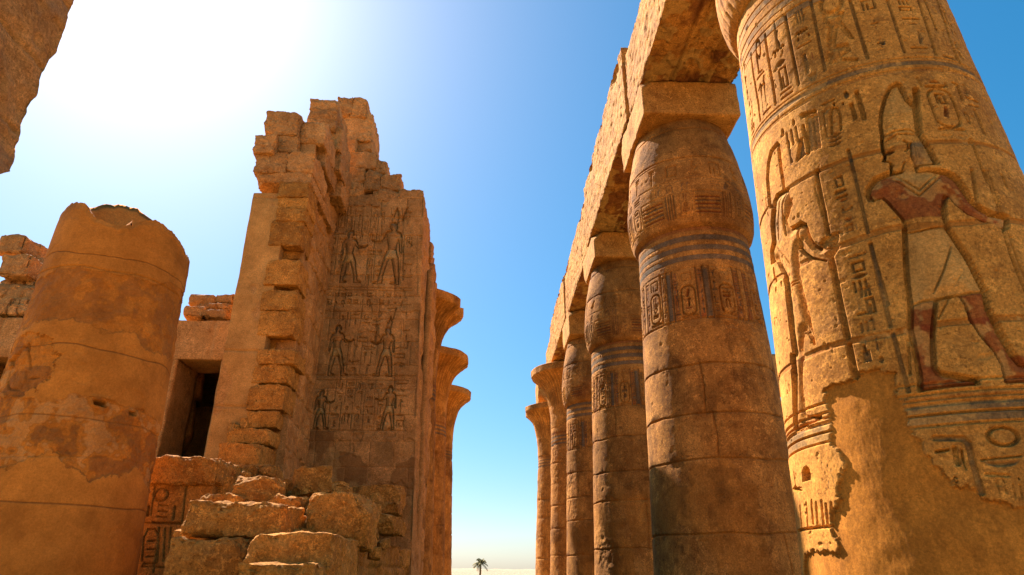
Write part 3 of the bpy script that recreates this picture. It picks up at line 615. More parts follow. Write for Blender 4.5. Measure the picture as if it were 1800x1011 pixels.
        # glyph column between staff and king
        L(z6, ((630, 0), (670, 170), (710, 340)), .028, .04, BLUE + (.4,)); L(z6, ((725, 405), (770, 570), (821, 740)), .03, .04, BLUE + (.4,)); L(z7, ((125, 325), (165, 500), (215, 690)), .03, .035, BLUE + (.45,)); L(z7, ((225, 725), (295, 980)), .03, .035, BLUE + (.4,))
        gl(z6, 'box', (520, 30), (580, 90)); gl(z6, 'water', (525, 100), (590, 130)); gl(z6, 'bar', (530, 130), (600, 160)); gl(z6, 'mouth', (545, 145), (615, 180), .03, .02, RED + (.6,)); gl(z6, 'arm', (560, 185), (630, 230), .02, .02, BLUE + (.4,)); gl(z6, 'bowl', (570, 250), (640, 290), .02, .02, RED + (.5,)); gl(z6, 'jar', (635, 280), (662, 335), .05); gl(z6, 'box', (585, 300), (632, 335), .02, .02, RED + (.3,)); gl(z6, 'bar', (600, 455), (700, 490), .02, .02, BLUE + (.4,))
        gl(z6, 'box', (612, 505), (702, 560), .04); gl(z6, 'mouth', (605, 560), (725, 610), .06); gl(z6, 'strokes', (610, 620), (730, 660), .035); gl(z6, 'strokes', (650, 655), (740, 690), .035)
        gl(z6, 'jar', (640, 705), (680, 775), .05); gl(z6, 'house', (690, 700), (760, 790), .04); gl(z6, 'bar', (655, 785), (700, 805), .03); gl(z6, 'bread', (695, 800), (762, 845), .035); gl(z6, 'strokes', (650, 850), (770, 880), .02); gl(z6, 'feather', (675, 935), (725, 1011), .05); gl(z6, 'jar', (735, 930), (790, 1000), .05); gl(z6, 'reed', (795, 925), (821, 985), .04)
        gl(z7, 'strokes', (85, 800), (135, 850), .03); gl(z7, 'disc', (150, 820), (200, 860), .03)
        # king
        crown = M(z5, (160, 752), (150, 690), (155, 620), (175, 540), (205, 480), (240, 458), (262, 465), (280, 500), (300, 545), (330, 575), (344, 560), (343, 495), (358, 492), (366, 600), (372, 735), (395, 770), (430, 830), (468, 905), (352, 918), (360, 945), (420, 938))
        body = M(z7, (470, 5), (500, 18), (520, 38), (550, 90), (580, 130), (620, 165), (670, 188), (715, 190), (742, 205), (738, 252), (718, 260), (690, 246), (670, 230), (620, 217), (560, 190), (510, 150), (478, 112), (465, 105), (455, 160), (460, 210), (470, 245), (510, 310), (560, 380), (600, 450), (640, 535), (652, 600), (700, 715), (760, 812), (800, 855), (870, 875), (960, 880), (960, 925), (809, 935), (735, 938), (715, 860), (680, 800), (620, 730), (575, 660), (555, 600), (525, 552),
                 (420, 572), (412, 640), (408, 700), (403, 780), (408, 860), (420, 890), (450, 906), (540, 920), (607, 922), (607, 945), (480, 955), (343, 977), (345, 920), (335, 860), (315, 780), (302, 700), (303, 598), (290, 500), (283, 400), (280, 280), (278, 240), (270, 213), (240, 180), (200, 135), (178, 118), (160, 125), (140, 132), (120, 125), (112, 100), (120, 70), (150, 35), (200, 15), (225, 5))
        face_l = M(z5, (235, 955), (213, 945), (208, 928), (214, 912), (205, 898), (186, 895), (167, 893), (176, 862), (165, 835), (158, 790))
        poly = crown + body + face_l
        f.sunk(poly, .03, .12, .15); f.line(poly + poly[:1], .026, .07, None, .004)
        f.color(M(z7, (455, 0), (520, 38), (580, 130), (670, 190), (742, 205), (738, 252), (670, 230), (560, 190), (478, 112), (455, 160), (462, 200), (280, 215), (240, 180), (178, 118), (120, 125), (112, 100), (150, 35), (220, 10), (345, 108)), RED + (.80,)); f.color(M(z7, (225, 12), (300, 0), (430, 8), (345, 105)), (.3, .17, .06, .55))
        f.color(M(z7, (303, 590), (420, 566), (410, 700), (408, 860), (450, 905), (607, 925), (600, 945), (343, 975), (335, 860), (302, 700)), RED + (.85,)); f.color(M(z7, (525, 548), (640, 530), (652, 600), (760, 812), (960, 880), (960, 925), (735, 938), (680, 800), (575, 660)), RED + (.8,))
        f.color(M(z7, (282, 280), (470, 255), (560, 385), (640, 532), (520, 548), (400, 570), (303, 598), (285, 430)), (.5, .30, .11, .7)); f.color(M(z5, (320, 790), (385, 770), (430, 835), (465, 903), (352, 915), (322, 860)), (.16, .13, .09, .6)); f.color(M(z5, (165, 750), (158, 620), (240, 470), (345, 600), (368, 735), (260, 730)), (.45, .27, .09, .35))
        L(z7, ((463, 110), (455, 160), (462, 215), (475, 250)), .03, .07); L(z7, ((282, 275), (350, 268), (470, 240)), .014, .04); L(z7, ((303, 598), (360, 578), (420, 566), (520, 548), (640, 533)), .018, .05); L(z7, ((488, 330), (450, 450), (408, 540)), .012, .035); L(z7, ((225, 35), (345, 110), (450, 15)), .012, .03); L(z7, ((240, 20), (345, 85), (420, 12)), .012, .03)
        L(z5, ((162, 750), (230, 725), (320, 715), (370, 735)), .014, .045); L(z5, ((165, 785), (240, 745), (340, 740)), .012, .035); L(z5, ((320, 790), (322, 860), (352, 915)), .014, .04); L(z5, ((280, 780), (300, 790), (308, 820), (290, 838)), .016, .04); f.ell(*z5(200, 842), .045, .022, .04, 0, (.05, .03, .02, .8)); L(z5, ((175, 828), (225, 815)), .012, .03); L(z5, ((208, 912), (235, 908)), .010, .03); L(z5, ((215, 950), (270, 943), (285, 900)), .012, .04)
        for k in range(6): L(z5, ((335 + k * 18, 790 + k * 14), (360 + k * 17, 905)), .009, .015)
        for k in range(4): L(z7, ((708, 208 + k * 11), (738, 212 + k * 11)), .008, .02)
        # strong outline groove round the king and goddess
        for a, b in (((z5, ((160, 745), (150, 690), (155, 620), (175, 540), (205, 480), (240, 458), (262, 465), (283, 505))), .03), ((z5, ((345, 495), (352, 600), (370, 735))), .045), ((z5, ((372, 735), (430, 830), (466, 903))), .032), ((z7, ((420, -4), (470, 5), (520, 40), (580, 130), (620, 165), (670, 190), (738, 205))), .035),
                     ((z7, ((222, 5), (150, 35), (118, 75), (112, 105), (125, 128))), .04), ((z7, ((278, 255), (283, 400), (290, 500), (303, 598), (302, 700), (320, 790), (345, 920), (344, 970))), .035), ((z7, ((404, 780), (410, 870), (430, 898), (600, 925))), .032), ((z7, ((412, 640), (404, 720), (404, 780))), .028), ((z7, ((470, 250), (560, 380), (640, 530), (655, 610), (760, 812), (800, 857), (900, 880))), .032)):
            f.line(M(a[0], *a[1]), b * 1.1, .085, None, .004)
        L(z5, ((158, 752), (158, 790), (165, 840), (176, 862), (166, 893), (205, 899), (213, 912), (208, 928), (214, 946), (238, 957), (275, 946)), .022, .12)
        L(z7, ((297, 600), (292, 750), (302, 905)), .02, .03)
        # staff held by the king, rays at right
        L(z7, ((578, 0), (600, 140)), .03, .03); L(z7, ((635, 0), (700, 182)), .02, .03); L(z7, ((650, 0), (712, 185)), .014, .02); L(z7, ((716, 262), (760, 400), (812, 530), (860, 640)), .022, .035); L(z7, ((735, 262), (790, 420), (850, 560)), .014, .02); L(z5, ((655, 780), (700, 900), (740, 1010)), .02, .03); f.ell(*z5(658, 785), .03, .04, .02)
        L(z5, ((820, 970), (850, 1040)), .02, .02)
        # cartouche of the king
        x0, y0, x1, y1 = cell(z5, (405, 495), (592, 710)); x1 = z5(510, 500)[0]; x1 += .0
        cx0 = z5(403, 500)[0]; cx1 = z5(530, 500)[0]; zt = z5(460, 492)[1]; zb = z5(535, 705)[1]
        cartouche(f, cx0, cx1, zb, zt, 5, .04, .022, ['house', 'owl', 'house', 'mouth']); L(z5, ((405, 480), (505, 478)), .028, .04); gl(z5, 'bread', (395, 430), (500, 475), .04, .02, RED + (.4,)); gl(z5, 'feather', (505, 445), (522, 480), .03)
        L(z5, ((552, 460), (575, 470), (605, 555)), .024, .045); L(z5, ((628, 540), (690, 568)), .022, .04); gl(z5, 'bird', (590, 480), (660, 545), .02, .02, BLUE + (.3,)); gl(z5, 'ring', (600, 610), (665, 700), .02); gl(z5, 'arch', (660, 600), (735, 745), .02); gl(z5, 'snake', (640, 575), (700, 605), .02, .02, BLUE + (.5,)); gl(z5, 'reed', (730, 610), (760, 700), .02); L(z5, ((355, 430), (380, 480)), .015, .02)
        # base bands under the figures
        for x, y, c in ((1700, 675, None), (1700, 694, RED), (1700, 712, BLUE), (1700, 732, BLUE), (1700, 752, None)):
            z = q(x, y)[1]; f.ring(z + .035, .016, .02)
            if c: f.ring(z, .06, .004, c + (.65 if c is BLUE else .25,))
        for x, y in ((1440, 738), (1440, 748), (1440, 762)): f.ring(q(x, y)[1] + .0, .014, .02)
        # lower signs right
        gl(z8, 'mouth', (715, 408), (845, 442), .06, .018); f.cut(M(z8, (718, 470), (785, 460), (787, 476), (720, 487)), .06, .012); L(z8, ((805, 462), (822, 530)), .03, .04); f.cut(M(z8, (830, 465), (842, 462), (850, 500), (864, 560), (852, 555), (832, 505)), .06, .012)
        L(z8, ((720, 418), (845, 420), (865, 440), (885, 520), (910, 600), (925, 655)), .035, .035, BLUE + (.4,)); x0, y0, x1, y1 = cell(z8, (925, 368), (1110, 455)); f.ell((x0 + x1) / 2, (y0 + y1) / 2, (x1 - x0) / 2, (y1 - y0) / 2, .045, .22); f.cut(M(z8, (915, 508), (1105, 488), (1100, 500), (920, 520)), .055, .012); gl(z8, 'bowl', (920, 500), (1110, 560), .03)
        gl(z8, 'disc', (1078, 585), (1095, 605), .05); [f.cut(M(z8, (x, y), (x + 8, y - 4), (x + 22, y + 62), (x + 14, y + 64)), .06, .012) for x, y in ((985, 598), (1015, 595), (1055, 618), (1085, 622))]; gl(z8, 'ring', (795, 582), (830, 615), .03); L(z8, ((945, 575), (1040, 580)), .02, .02)
        # lower signs left
        f.cut(M(z8, (150, 612), (147, 570), (155, 545), (168, 537), (180, 548), (187, 575), (186, 600)), .09, .02); f.sunk(M(z8, (108, 640), (128, 655), (150, 645), (146, 630), (128, 632), (118, 620)), .05, .03, .6)
        for x, y in ((140, 715), (165, 700), (188, 690), (208, 700), (232, 690), (252, 705), (275, 700)): L(z8, ((x, y), (x + 8, y + 100)), .02, .045)
        for x, y in ((225, 515), (250, 530), (240, 560), (265, 545), (228, 590), (255, 600), (275, 580)): gl(z8, 'reed', (x, y), (x + 20, y + 45), .05)
        L(z8, ((130, 820), (285, 800)), .02, .03); L(z8, ((112, 570), (120, 640)), .02, .03)
        # natural wear
        f.T += (fbm(P, 2.2, 4, 5) * .15).reshape(sh)
        f.H += (.005 * fbm(P, 1.4, 3, 3, .5) + .0016 * fbm(P, 11, 4, 13, .65)).reshape(sh)
        n = fbm(P, 4.2, 4, 9, .6); f.H -= (.0018 * sst(.28, .5, n)).reshape(sh); f.put((slice(None), slice(None)), (.6 * sst(.2, .45, n)).reshape(sh), (.55, .34, .13, .3))
        n = fbm(P, 16, 2, 19); f.H -= (.008 * sst(.78, 1.0, n)).reshape(sh)
        # modern plaster fill with torn border
        nz = (fbm(P, 6.0, 5, 40, .7) * .035).reshape(sh); Sg, Zg = f.G
        pa = M(z8, (245, 205), (300, 180), (350, 165), (395, 140), (480, 115), (560, 128), (575, 200), (590, 290), (640, 380), (690, 450), (705, 510), (750, 560), (780, 600), (880, 640), (950, 690), (1030, 715), (1107, 700), (1300, 760)) + [(3.0, q(1790, 900)[1]), (3.0, -1), (-3.0, -1)] + M(z8, (60, 940), (135, 925), (285, 895), (290, 790), (300, 700), (312, 620), (318, 530), (300, 470), (275, 440), (265, 350), (250, 260))
        w, D = f.sd(pa, .12); Dn = D + nz[w]; a = sst(-.012, .012, Dn)
        sm = .012 * fbm(np.stack([Sg[w].ravel(), Zg[w].ravel(), Sg[w].ravel() * 0], 1), 1.5, 4, 60).reshape(a.shape)
        f.H[w] = f.H[w] * (1 - a) + (-.026 + sm + .03 * sst(.15, .0, Dn) * 0) * a; f.T[w] *= (1 - a * .6)
        PP = f.P[w]; PP[..., :3] = PP[..., :3] * (1 - a[..., None]) + np.array(PLA) * a[..., None]; PP[..., 3] = np.maximum(PP[..., 3] * (1 - a), a * 1.6); f.P[w] = PP
        f.T[w] += a * .06 * fbm(np.stack([Sg[w].ravel(), Zg[w].ravel(), Sg[w].ravel() * 0], 1), 2.5, 4, 61).reshape(a.shape)
        tr = fbm(np.stack([Sg[w].ravel() * 2.2, Zg[w].ravel() * .9 + Sg[w].ravel(), Sg[w].ravel() * 0], 1), 3, 5, 64, .65).reshape(a.shape); f.H[w] += a * .0018 * tr; f.T[w] -= a * .16 * sst(.15, .5, tr)
        cr = 1 + np.abs(fbm(np.stack([Sg[w].ravel(), Zg[w].ravel(), Sg[w].ravel() * 0], 1), 1.1, 5, 66, .5)).reshape(a.shape); f.H[w] -= a * .004 * np.exp(-(cr / .006) ** 2)
        # thin cracks
        for s_, pts in ((0, ((1440, 290), (1432, 330), (1445, 380))), (1, ((1330, 330), (1345, 345), (1350, 380))), (2, ((1705, 455), (1680, 500), (1650, 560)))): f.line([q(*p) for p in pts], .008, .02)
    revolve('shaft', PX, cy, lambda z: r0 - t * z, np.concatenate([np.linspace(-.05, 1.3, 12), np.linspace(1.31, 7.68, 1050)]), face, .006, 50, M_COL, root, carve)
    def carvec(f, P):
        bnd = 7.66
        for s in np.arange(-2.2, 2.2, .13): f.line([(s, bnd + .05), (s, bnd + .6)], .02, .02)
        f.ring(bnd + .62, .02, .02); weather(f, P, .008, 77)
    revolve('capital', PX, cy, bud_prof(7.66, 1.075), np.linspace(7.655, 10.3, 130), face, .02, 40, M_COL, root, carvec, topcap=[(.02, 0.0)], botcap=True)
    abacus(PX, 10.2, 10.74, cy, root, 9)
big_column()

# ================================================================== BROKEN PLASTERED COLUMN, LEFT
def stump():
    cx, cy, r0, t = -5.5, 9.02, 1.124, .0371; face = FACE(cx, cy); root = empty('broken_column', (cx, cy, 0))
    tag(root, 'thick broken column stump with orange plaster and a hollowed jagged top', 'column')
    q = lambda x, y: px2cone(x, y, cx, cy, r0, t, face); B = lambda x, y: q(x / 2, 506 + y / 2); A = lambda x, y: q(x / 2, y / 2)
    def M(fn, *p): return [fn(*a) for a in p]
    def carve(f, P):
        sh = f.H.shape; Sg, Zg = f.G; P2 = np.stack([Sg.ravel(), Zg.ravel(), Sg.ravel() * 0], 1)
        n1 = (fbm(P2, 3.6, 6, 3, .68) * .06).reshape(sh)
        raw = np.zeros(sh)
        def band(lo, hi):  # piecewise limits given in view points
            a = np.array([q(*p) for p in lo]); b = np.array([q(*p) for p in hi]); a = a[a[:, 0].argsort()]; b = b[b[:, 0].argsort()]
            zl = np.interp(Sg, a[:, 0], a[:, 1]); zh = np.interp(Sg, b[:, 0], b[:, 1]); return sst(-.015, .015, Zg - zl + n1) * sst(-.015, .015, zh - Zg + n1 * .6)
        raw = np.maximum(raw, band([(30, 590), (75, 566), (150, 571), (215, 581), (260, 606), (300, 623)], [(60, 500), (100, 476), (150, 470), (200, 480), (250, 490), (330, 500)]) * .7)
        raw = np.maximum(raw, band([(0, 826), (25, 826), (75, 806), (95, 792), (115, 800), (140, 825), (150, 842), (190, 833), (225, 828), (250, 850), (262, 860)], [(0, 690), (60, 700), (110, 706), (135, 695), (160, 698), (230, 715), (280, 746)]))
        w, D = f.sd(M(B, (20, 300), (35, 215), (80, 170), (150, 165), (215, 175), (215, 260), (200, 320), (165, 370), (100, 385), (0, 375)), .1); raw[w] = np.maximum(raw[w], sst(-.015, .015, D + n1[w]))
        up = sst(-.02, .02, Zg - (q(150, 466)[1] + n1 * .4)); 
        f.H -= raw * .02; f.H += raw * (.02 * fbm(P, 4.5, 5, 8, .65)).reshape(sh)
        k = (fbm(P, 3.0, 4, 12, .6)).reshape(sh)
        pal = 1 - sst(.0, .3, k); c = np.array(PLA)
        sl = (slice(None), slice(None)); f.put(sl, 1 - raw, PLA + (1.0,)); f.P[..., 3] = np.clip(f.P[..., 3] * 1.7 * (1 - raw), 0, 1.7)
        lowb = raw * (Zg < q(150, 690)[1] + .3); f.put(sl, lowb * sst(.22, .42, k), (.52, .31, .12, .5)); f.put(sl, lowb * sst(.05, -.25, k), (.16, .075, .03, .55))
        f.put(sl, raw * (Zg > q(150, 620)[1]) * sst(-.1, .2, k), (.28, .125, .038, .8))
        f.ring(q(150, 468)[1], .02, .02, None, .03, 4); f.ring(q(200, 810)[1], .015, .012, None, .05, 6)
        for zz_ in (2.35, 3.35, 4.25, 5.62): f.ring(zz_, .014, .012, (.2, .09, .025, .5), .03, int(zz_ * 9))
        cr = np.abs(fbm(P, .8, 5, 90, .55)).reshape(sh); ms = sst(.05, .3, fbm(P, .7, 3, 91)).reshape(sh); f.H -= .008 * ms * np.exp(-(cr / .008) ** 2)
        # sockets cut for dowels
        for p in (((323, 392), (362, 398), (362, 418), (325, 412)), ((430, 428), (453, 434), (453, 446), (430, 442))):
            w, D = f.sd(M(B, *p), .08); f.H[w] += sst(-.08, -.01, D) * .02 * (D < 0) ; f.H[w] = np.where(D > 0, -.22, f.H[w])
        # carved remnants in the left patch
        f.line(M(B, (60, 285), (50, 320), (60, 350), (95, 355), (120, 320), (118, 290)), .03, .05); f.line(M(B, (130, 190), (135, 280)), .025, .05); f.line(M(B, (165, 200), (158, 270)), .025, .04); glyph(f, 'bird', *(lambda a, b: (a[0], b[1], b[0], a[1]))(B(60, 200), B(115, 270)), .04, .02); glyph(f, 'mouth', *(lambda a, b: (a[0], b[1], b[0], a[1]))(B(120, 300), B(170, 330)), .04, .02)
        f.H += (.012 * fbm(P, .9, 4, 31)).reshape(sh); f.T += (.10 * fbm(P, 1.5, 5, 33, .6)).reshape(sh); f.T -= ((1 - raw) * .12 * sst(.1, .5, fbm(P, 2.8, 5, 35, .65).reshape(sh)))
        f.H -= (1 - raw) * (.006 * sst(.3, .5, fbm(P, 3, 4, 36)).reshape(sh))
    ztop = 6.42
    K = np.array([[-180, 6.75], [-165, 6.58], [-148, 6.44], [-125, 6.44], [-105, 6.36], [-92, 6.18], [-80, 6.08], [-70, 6.05], [-58, 6.09], [-47, 6.22], [-36, 6.28], [-26, 6.26], [-8, 6.14], [8, 6.04], [31, 6.15], [50, 6.35], [75, 6.68], [100, 7.02], [121, 7.24], [150, 7.1], [170, 6.88], [180, 6.75]])
    def disp(V, TH, ZZ):
        a = (np.degrees(TH) + 180) % 360 - 180; zt = np.interp(a, K[:, 0], K[:, 1])
        n = vnoise(np.stack([np.cos(TH).ravel() * 9, np.sin(TH).ravel() * 9, TH.ravel() * 0], 1), 3).reshape(TH.shape) * .03 + vnoise(np.stack([np.cos(TH).ravel() * 30, np.sin(TH).ravel() * 30, TH.ravel() * 0], 1), 4).reshape(TH.shape) * .012
        zt = zt + n; k = (ZZ > 5.4); V[..., 2] = np.where(k, 5.4 + (ZZ - 5.4) / (ztop - 5.4) * (zt - 5.4), ZZ)
        e = sst(6.3, ztop, ZZ) * .03; c = np.array([cx, cy]); V[..., :2] = c + (V[..., :2] - c) * (1 - e)[..., None]; return V
    def bowl(dep):
        def g(W): return -dep + .05 * vnoise(W * np.array([4, 4, 0]), 8) + (np.array([6.3]) - W[:, 2]) * (.4 if dep > .1 else .1)
        return g
    revolve('shaft', cx, cy, lambda z: r0 - t * z, np.concatenate([np.linspace(-.05, 1.3, 10), np.linspace(1.31, ztop, 520)]), face, .0095, 40, M_PLA, root, carve, R0=1.0,
            topcap=[(.93, bowl(.02)), (.85, bowl(.08)), (.7, bowl(.18)), (.5, bowl(.25)), (.3, bowl(.27)), (.02, bowl(.27))], disp=disp)
stump()
# ================================================================== LEFT GREAT WALL
def smooth_front(W, N):
    fr = N[:, 1] < -.5; h = np.zeros(len(W))
    for z, d in ((3.02, .02), (4.62, .035), (5.78, .035), (9.42, .02)): h -= fr * d * np.exp(-((W[:, 2] - z - .02 * vnoise(W * 2, 3)) / .016) ** 2)
    P = np.zeros((len(W), 4)); P[:, :3] = (.50, .27, .10); P[:, 3] = fr * 1.3; T = fbm(W, 1.4, 5, 71, .6) * .12
    n = fbm(W * np.array([1, 1, .6]), 1.7, 4, 72); h -= fr * .015 * sst(.25, .35, n); P[:, 3] *= 1 - .7 * sst(.25, .35, n)
    return h, P, T
wallr = empty('ruined_wall', (-4.8, 14.5, 0)); tag(wallr, 'tall ruined wall with a smooth plastered front and a torn edge of broken masonry', 'wall')
gridbox('plastered_face', -5.41, -4.60, 13.0, 15.96, 0, 9.55, M_WALL, wallr, .08, smooth_front, .025, (), .012, 1.2, 3, fres={'-y': .022, '-x': .06})
CR = [0, .62, 1.3, 1.95, 2.6, 3.25, 3.9, 4.5, 5.15, 5.8, 6.4, 7.05, 7.65, 8.3, 8.9, 9.5, 10.1, 10.7, 11.3, 11.9, 12.5]
def side_fn(W, N):
    s = N[:, 0] > .5; h = np.zeros(len(W)); T = np.zeros(len(W)); P = np.zeros((len(W), 4))
    hm, tm = masonry(W[:, 1], W[:, 2], W, CR, 1.15, 4, .05, .018, .05); h = np.where(s, hm, 0); T = np.where(s, tm, 0)
    g = np.abs(np.sin(W[:, 1] * 8 + vnoise(W * 1.7, 2) * 2)) * np.abs(np.sin(W[:, 2] * 5.1 + vnoise(W * 2.1, 5) * 2)); h -= s * .02 * sst(.45, .6, g)
    h -= s * .05 * sst(.1, .5, fbm(W, 1.6, 4, 14)); T += fbm(W, 1.1, 4, 8) * .14
    return h, P, T
gridbox('core', -5.2, -4.35, 13.7, 15.9, 9.3, 11.9, M_WALL, wallr, .08, None, .05, (), .05, 1.5, 6)
cs_ = gridbox('carved_side', -4.64, -4.24, 13.3, 15.96, 0, 11.4, M_WALL, wallr, .08, side_fn, .03, (), .02, 1.5, 5, fres={'+x': .022}, rough=.03)
cb = np.zeros(len(cs_.data.vertices) * 3, np.float32); cs_.data.vertices.foreach_get('co', cb); cb = cb.reshape(-1, 3); wy = cb[:, 1] + cs_.parent.location[1]
cb[:, 0] += np.clip((9.6 - cb[:, 2]) * .045, -.02, .4) * np.clip((15.96 - wy) / 2.6, 0, 1) * (cb[:, 0] > .2 - .1)
cs_.data.vertices.foreach_set('co', cb.ravel()); cs_.data.update()
# torn masonry edge: (view box) each a broken stone of the core
EDGE = [(492, 318, 543, 346), (490, 346, 541, 366), (488, 364, 537, 388), (476, 386, 531, 431), (483, 430, 528, 455), (469, 455, 525, 500), (474, 503, 518, 508), (461, 508, 521, 545), (456, 545, 518, 590), (470, 590, 489, 622), (452, 612, 520, 640), (446, 640, 508, 673), (439, 675, 500, 720), (436, 722, 488, 752), (399, 752, 474, 780), (384, 778, 456, 818)]
for i, b in enumerate(EDGE):
    yy = 12.95 + (.0, .03, -.02, .01, .3, -.01, .5, .0, .03, .38, -.02, .02, -.02, -.04, -.3, -.65)[i]
    pxblock('broken_stone', b[0] - 3, b[1] + .5, b[2], b[3], yy, 13.75 - yy, 50 + i, M_ROCK, wallr, .022, .012, .02, 2 if i not in (13, 14) else 6, .03, rot=0, tilt=0, nsc=3, cl=.86, chip=.035)
gridbox('cavity_back', -4.95, -4.3, 13.32, 13.6, 1.5, 9.6, M_ROCK, wallr, .05, None, .03, (), .05, 2.5, 9)
# capping blocks
CAP = [((447, 266, 505, 303), 12.96, 1.4), ((503, 266, 553, 304), 12.98, 1.3), ((447, 301, 549, 322), 13.0, 2.6), ((445, 235, 484, 268), 12.86, 1.2), ((483, 233, 524, 268), 13.1, 1.2), ((464, 194, 526, 237), 13.05, 1.5), ((527, 212, 572, 252), 13.25, 1.2), ((505, 246, 574, 292), 13.6, 1.2),
       ((540, 190, 592, 226), 14.1, 1.3), ((543, 173, 594, 193), 14.15, 1.3), ((573, 222, 600, 262), 14.3, 1.3), ((558, 258, 600, 300), 14.5, 1.4), ((575, 300, 602, 345), 15.0, .95)]
for i, (b, Y, d) in enumerate(CAP): pxblock('capping_block', *b, Y, d, 90 + i, M_WALL, wallr, .03, .02, .025, 3, .04, rot=0, tilt=0, nsc=2, cl=.84)

# ---- relief wall, facing the camera
def relief_wall():
    Y = 16.0; root = empty('relief_wall', (-3.0, 17.0, 0)); tag(root, 'tall temple wall covered in rows of carved figures and hieroglyphs', 'wall')
    x0, x1 = -4.62, -1.62; zt = 11.35
    f = Field(np.linspace(x0, x1, 300), np.concatenate([np.linspace(0, 3, 60), np.linspace(3.01, zt, 760)])); X, Z = f.G
    P = np.stack([X.ravel(), X.ravel() * 0 + Y, Z.ravel()], 1); sh = X.shape
    q = lambda x, y: tuple(onY(x, y, Y)[[0, 2]]); z7 = lambda x, y: q(520 + x * .4067, 600 + y * .4067); z6 = lambda x, y: q(520 + x * .3166, 300 + y * .3166)
    reg = [q(650, y)[1] for y in (757, 668, 660, 535, 510, 505)]
    for z, w in ((reg[0], .03), (reg[1], .02), (reg[2], .04), (q(650, 548)[1], .02), (reg[3], .02), (reg[4], .035), (reg[5], .02)): f.line([(x0, z), (x1 - .25, z)], w, .03)
    D = .10
    def fig(fn, feet, head, face, crown=False):
        a, b = fn(*feet), fn(*head); figure(f, a[0], a[1], b[1] - a[1], face, crown, D, .3, (0.3, .13, .05, .3), True, .09)
    fig(z6, (555, 628), (620, 285), -1, True); fig(z6, (285, 620), (290, 330), 1); 
    def line6(*p, w=.03, d=.06): f.line([z6(*a) for a in p], w, d)
    line6((636, 272), (668, 206), w=.06, d=.09); line6((640, 415), (635, 610)); line6((652, 380), (690, 415)); line6((175, 350), (270, 350), w=.02, d=.04)
    fig(z7, (165, 145), (190, -70), 1); fig(z7, (405, 148), (420, -60), -1, True); line6((592, 762), (562, 860), w=.035, d=.07); line6((540, 765), (592, 762), w=.03)
    line6((180, 940), (310, 912), w=.02, d=.03); line6((440, 620), (440, 520), w=.02)
    fig(z7, (95, 378), (110, 210), 1); fig(z7, (415, 382), (430, 195), -1); f.ell(*z7(430, 193), .05, .03, .05)
    # text blocks
    r = random.Random(3)
    def cols(a, b, n, fn, seed, depth=.05, lw=.03, skip=()):
        (xa, za), (xb, zb) = fn(*a), fn(*b); w = (xb - xa) / n
        for i in range(n):
            if i in skip: continue
            f.line([(xa + i * w, za), (xa + i * w, zb)], .02, .03); text_col(f, xa + i * w + .04, xa + (i + 1) * w - .03, min(za, zb) + .04, max(za, zb) - .04, seed + i, depth, lw, None, None, .18)
    (xa, za), (xb, zb) = z6(178, 670), z6(650, 690)
    for i, n in enumerate(['reeds', 'strokes', 'bars', 'box', 'bird', 'sun', 'house', 'man', 'reed', 'box', 'owl', 'feather']):
        s = xa + i * (xb - xa) / 12; glyph(f, n, s, z6(0, 695)[1], s + .13, z6(0, 672)[1], .05, .03); glyph(f, random.Random(i).choice(GK), s, z6(0, 742)[1], s + .13, z6(0, 708)[1], .05, .03)
    cols((350, 340), (560, 400), 3, z6, 5); cols((420, 430), (500, 610), 2, z6, 15); cols((180, 360), (270, 600), 2, z6, 25); cols((645, 360), (690, 610), 1, z6, 45); cols((250, 780), (500, 870), 4, z6, 55); cols((620, 870), (668, 1000), 1, z6, 56); cols((360, 880), (470, 1000), 2, z6, 58)
    cols((150, 265), (400, 380), 5, z7, 65); cols((180, 170), (400, 262), 5, z7, 75); cols((450, 165), (495, 380), 1, z7, 85); cols((235, 10), (350, 140), 2, z7, 95); cols((440, 10), (500, 140), 1, z7, 97); cols((230, 340), (540, 220), 6, z6, 105, .03, .025); cols((570, 210), (700, 300), 2, z6, 110)
    hm, tm = masonry(P[:, 0], P[:, 2], P, CR, .72, 7, .025, .014, .012); low = (Z.ravel() < 4.75)
    f.H += hm.reshape(sh) * np.where(low, .5, 1).reshape(sh); f.T += tm.reshape(sh)
    f.H -= (.03 * sst(.3, .6, fbm(P, 1.8, 4, 33))).reshape(sh); f.H += (.008 * fbm(P, 4, 5, 34, .6)).reshape(sh); f.T += (fbm(P, 1.2, 4, 35) * .16).reshape(sh)
    n = fbm(P, 1.3, 4, 36); pl = (low * sst(.15, .0, n)).reshape(sh); f.put((slice(None), slice(None)), pl * 1.0, (.26, .125, .05, .9)); f.put((slice(None), slice(None)), (sst(.1, .35, fbm(P, 2.3, 3, 37)) * .5).reshape(sh), (.5, .31, .14, .6))
    dep = np.minimum.reduce([sst(0, .04, X - x0), sst(0, .04, x1 - X), sst(0, .05, zt - Z)]); f.H = f.H * dep
    lean = -.27 * (Z / 11.5); V = np.stack([X + lean * sst(x0, x1, X), Y - f.H, Z], -1)
    nr, nc = X.shape
    # skirts to make the thickness
    back = 1.95; Vf = V.reshape(-1, 3); idx = np.concatenate([np.arange(nc)[::-1] + 0, ]); per = np.concatenate([np.arange(nc), (np.arange(1, nr)) * nc + nc - 1, (nr - 1) * nc + np.arange(nc - 2, -1, -1), np.arange(nr - 2, 0, -1) * nc])
    ring0 = Vf[per]; rings = [Vf]; Q = [gridquads(nr, nc)]; prev = per; off = len(Vf)
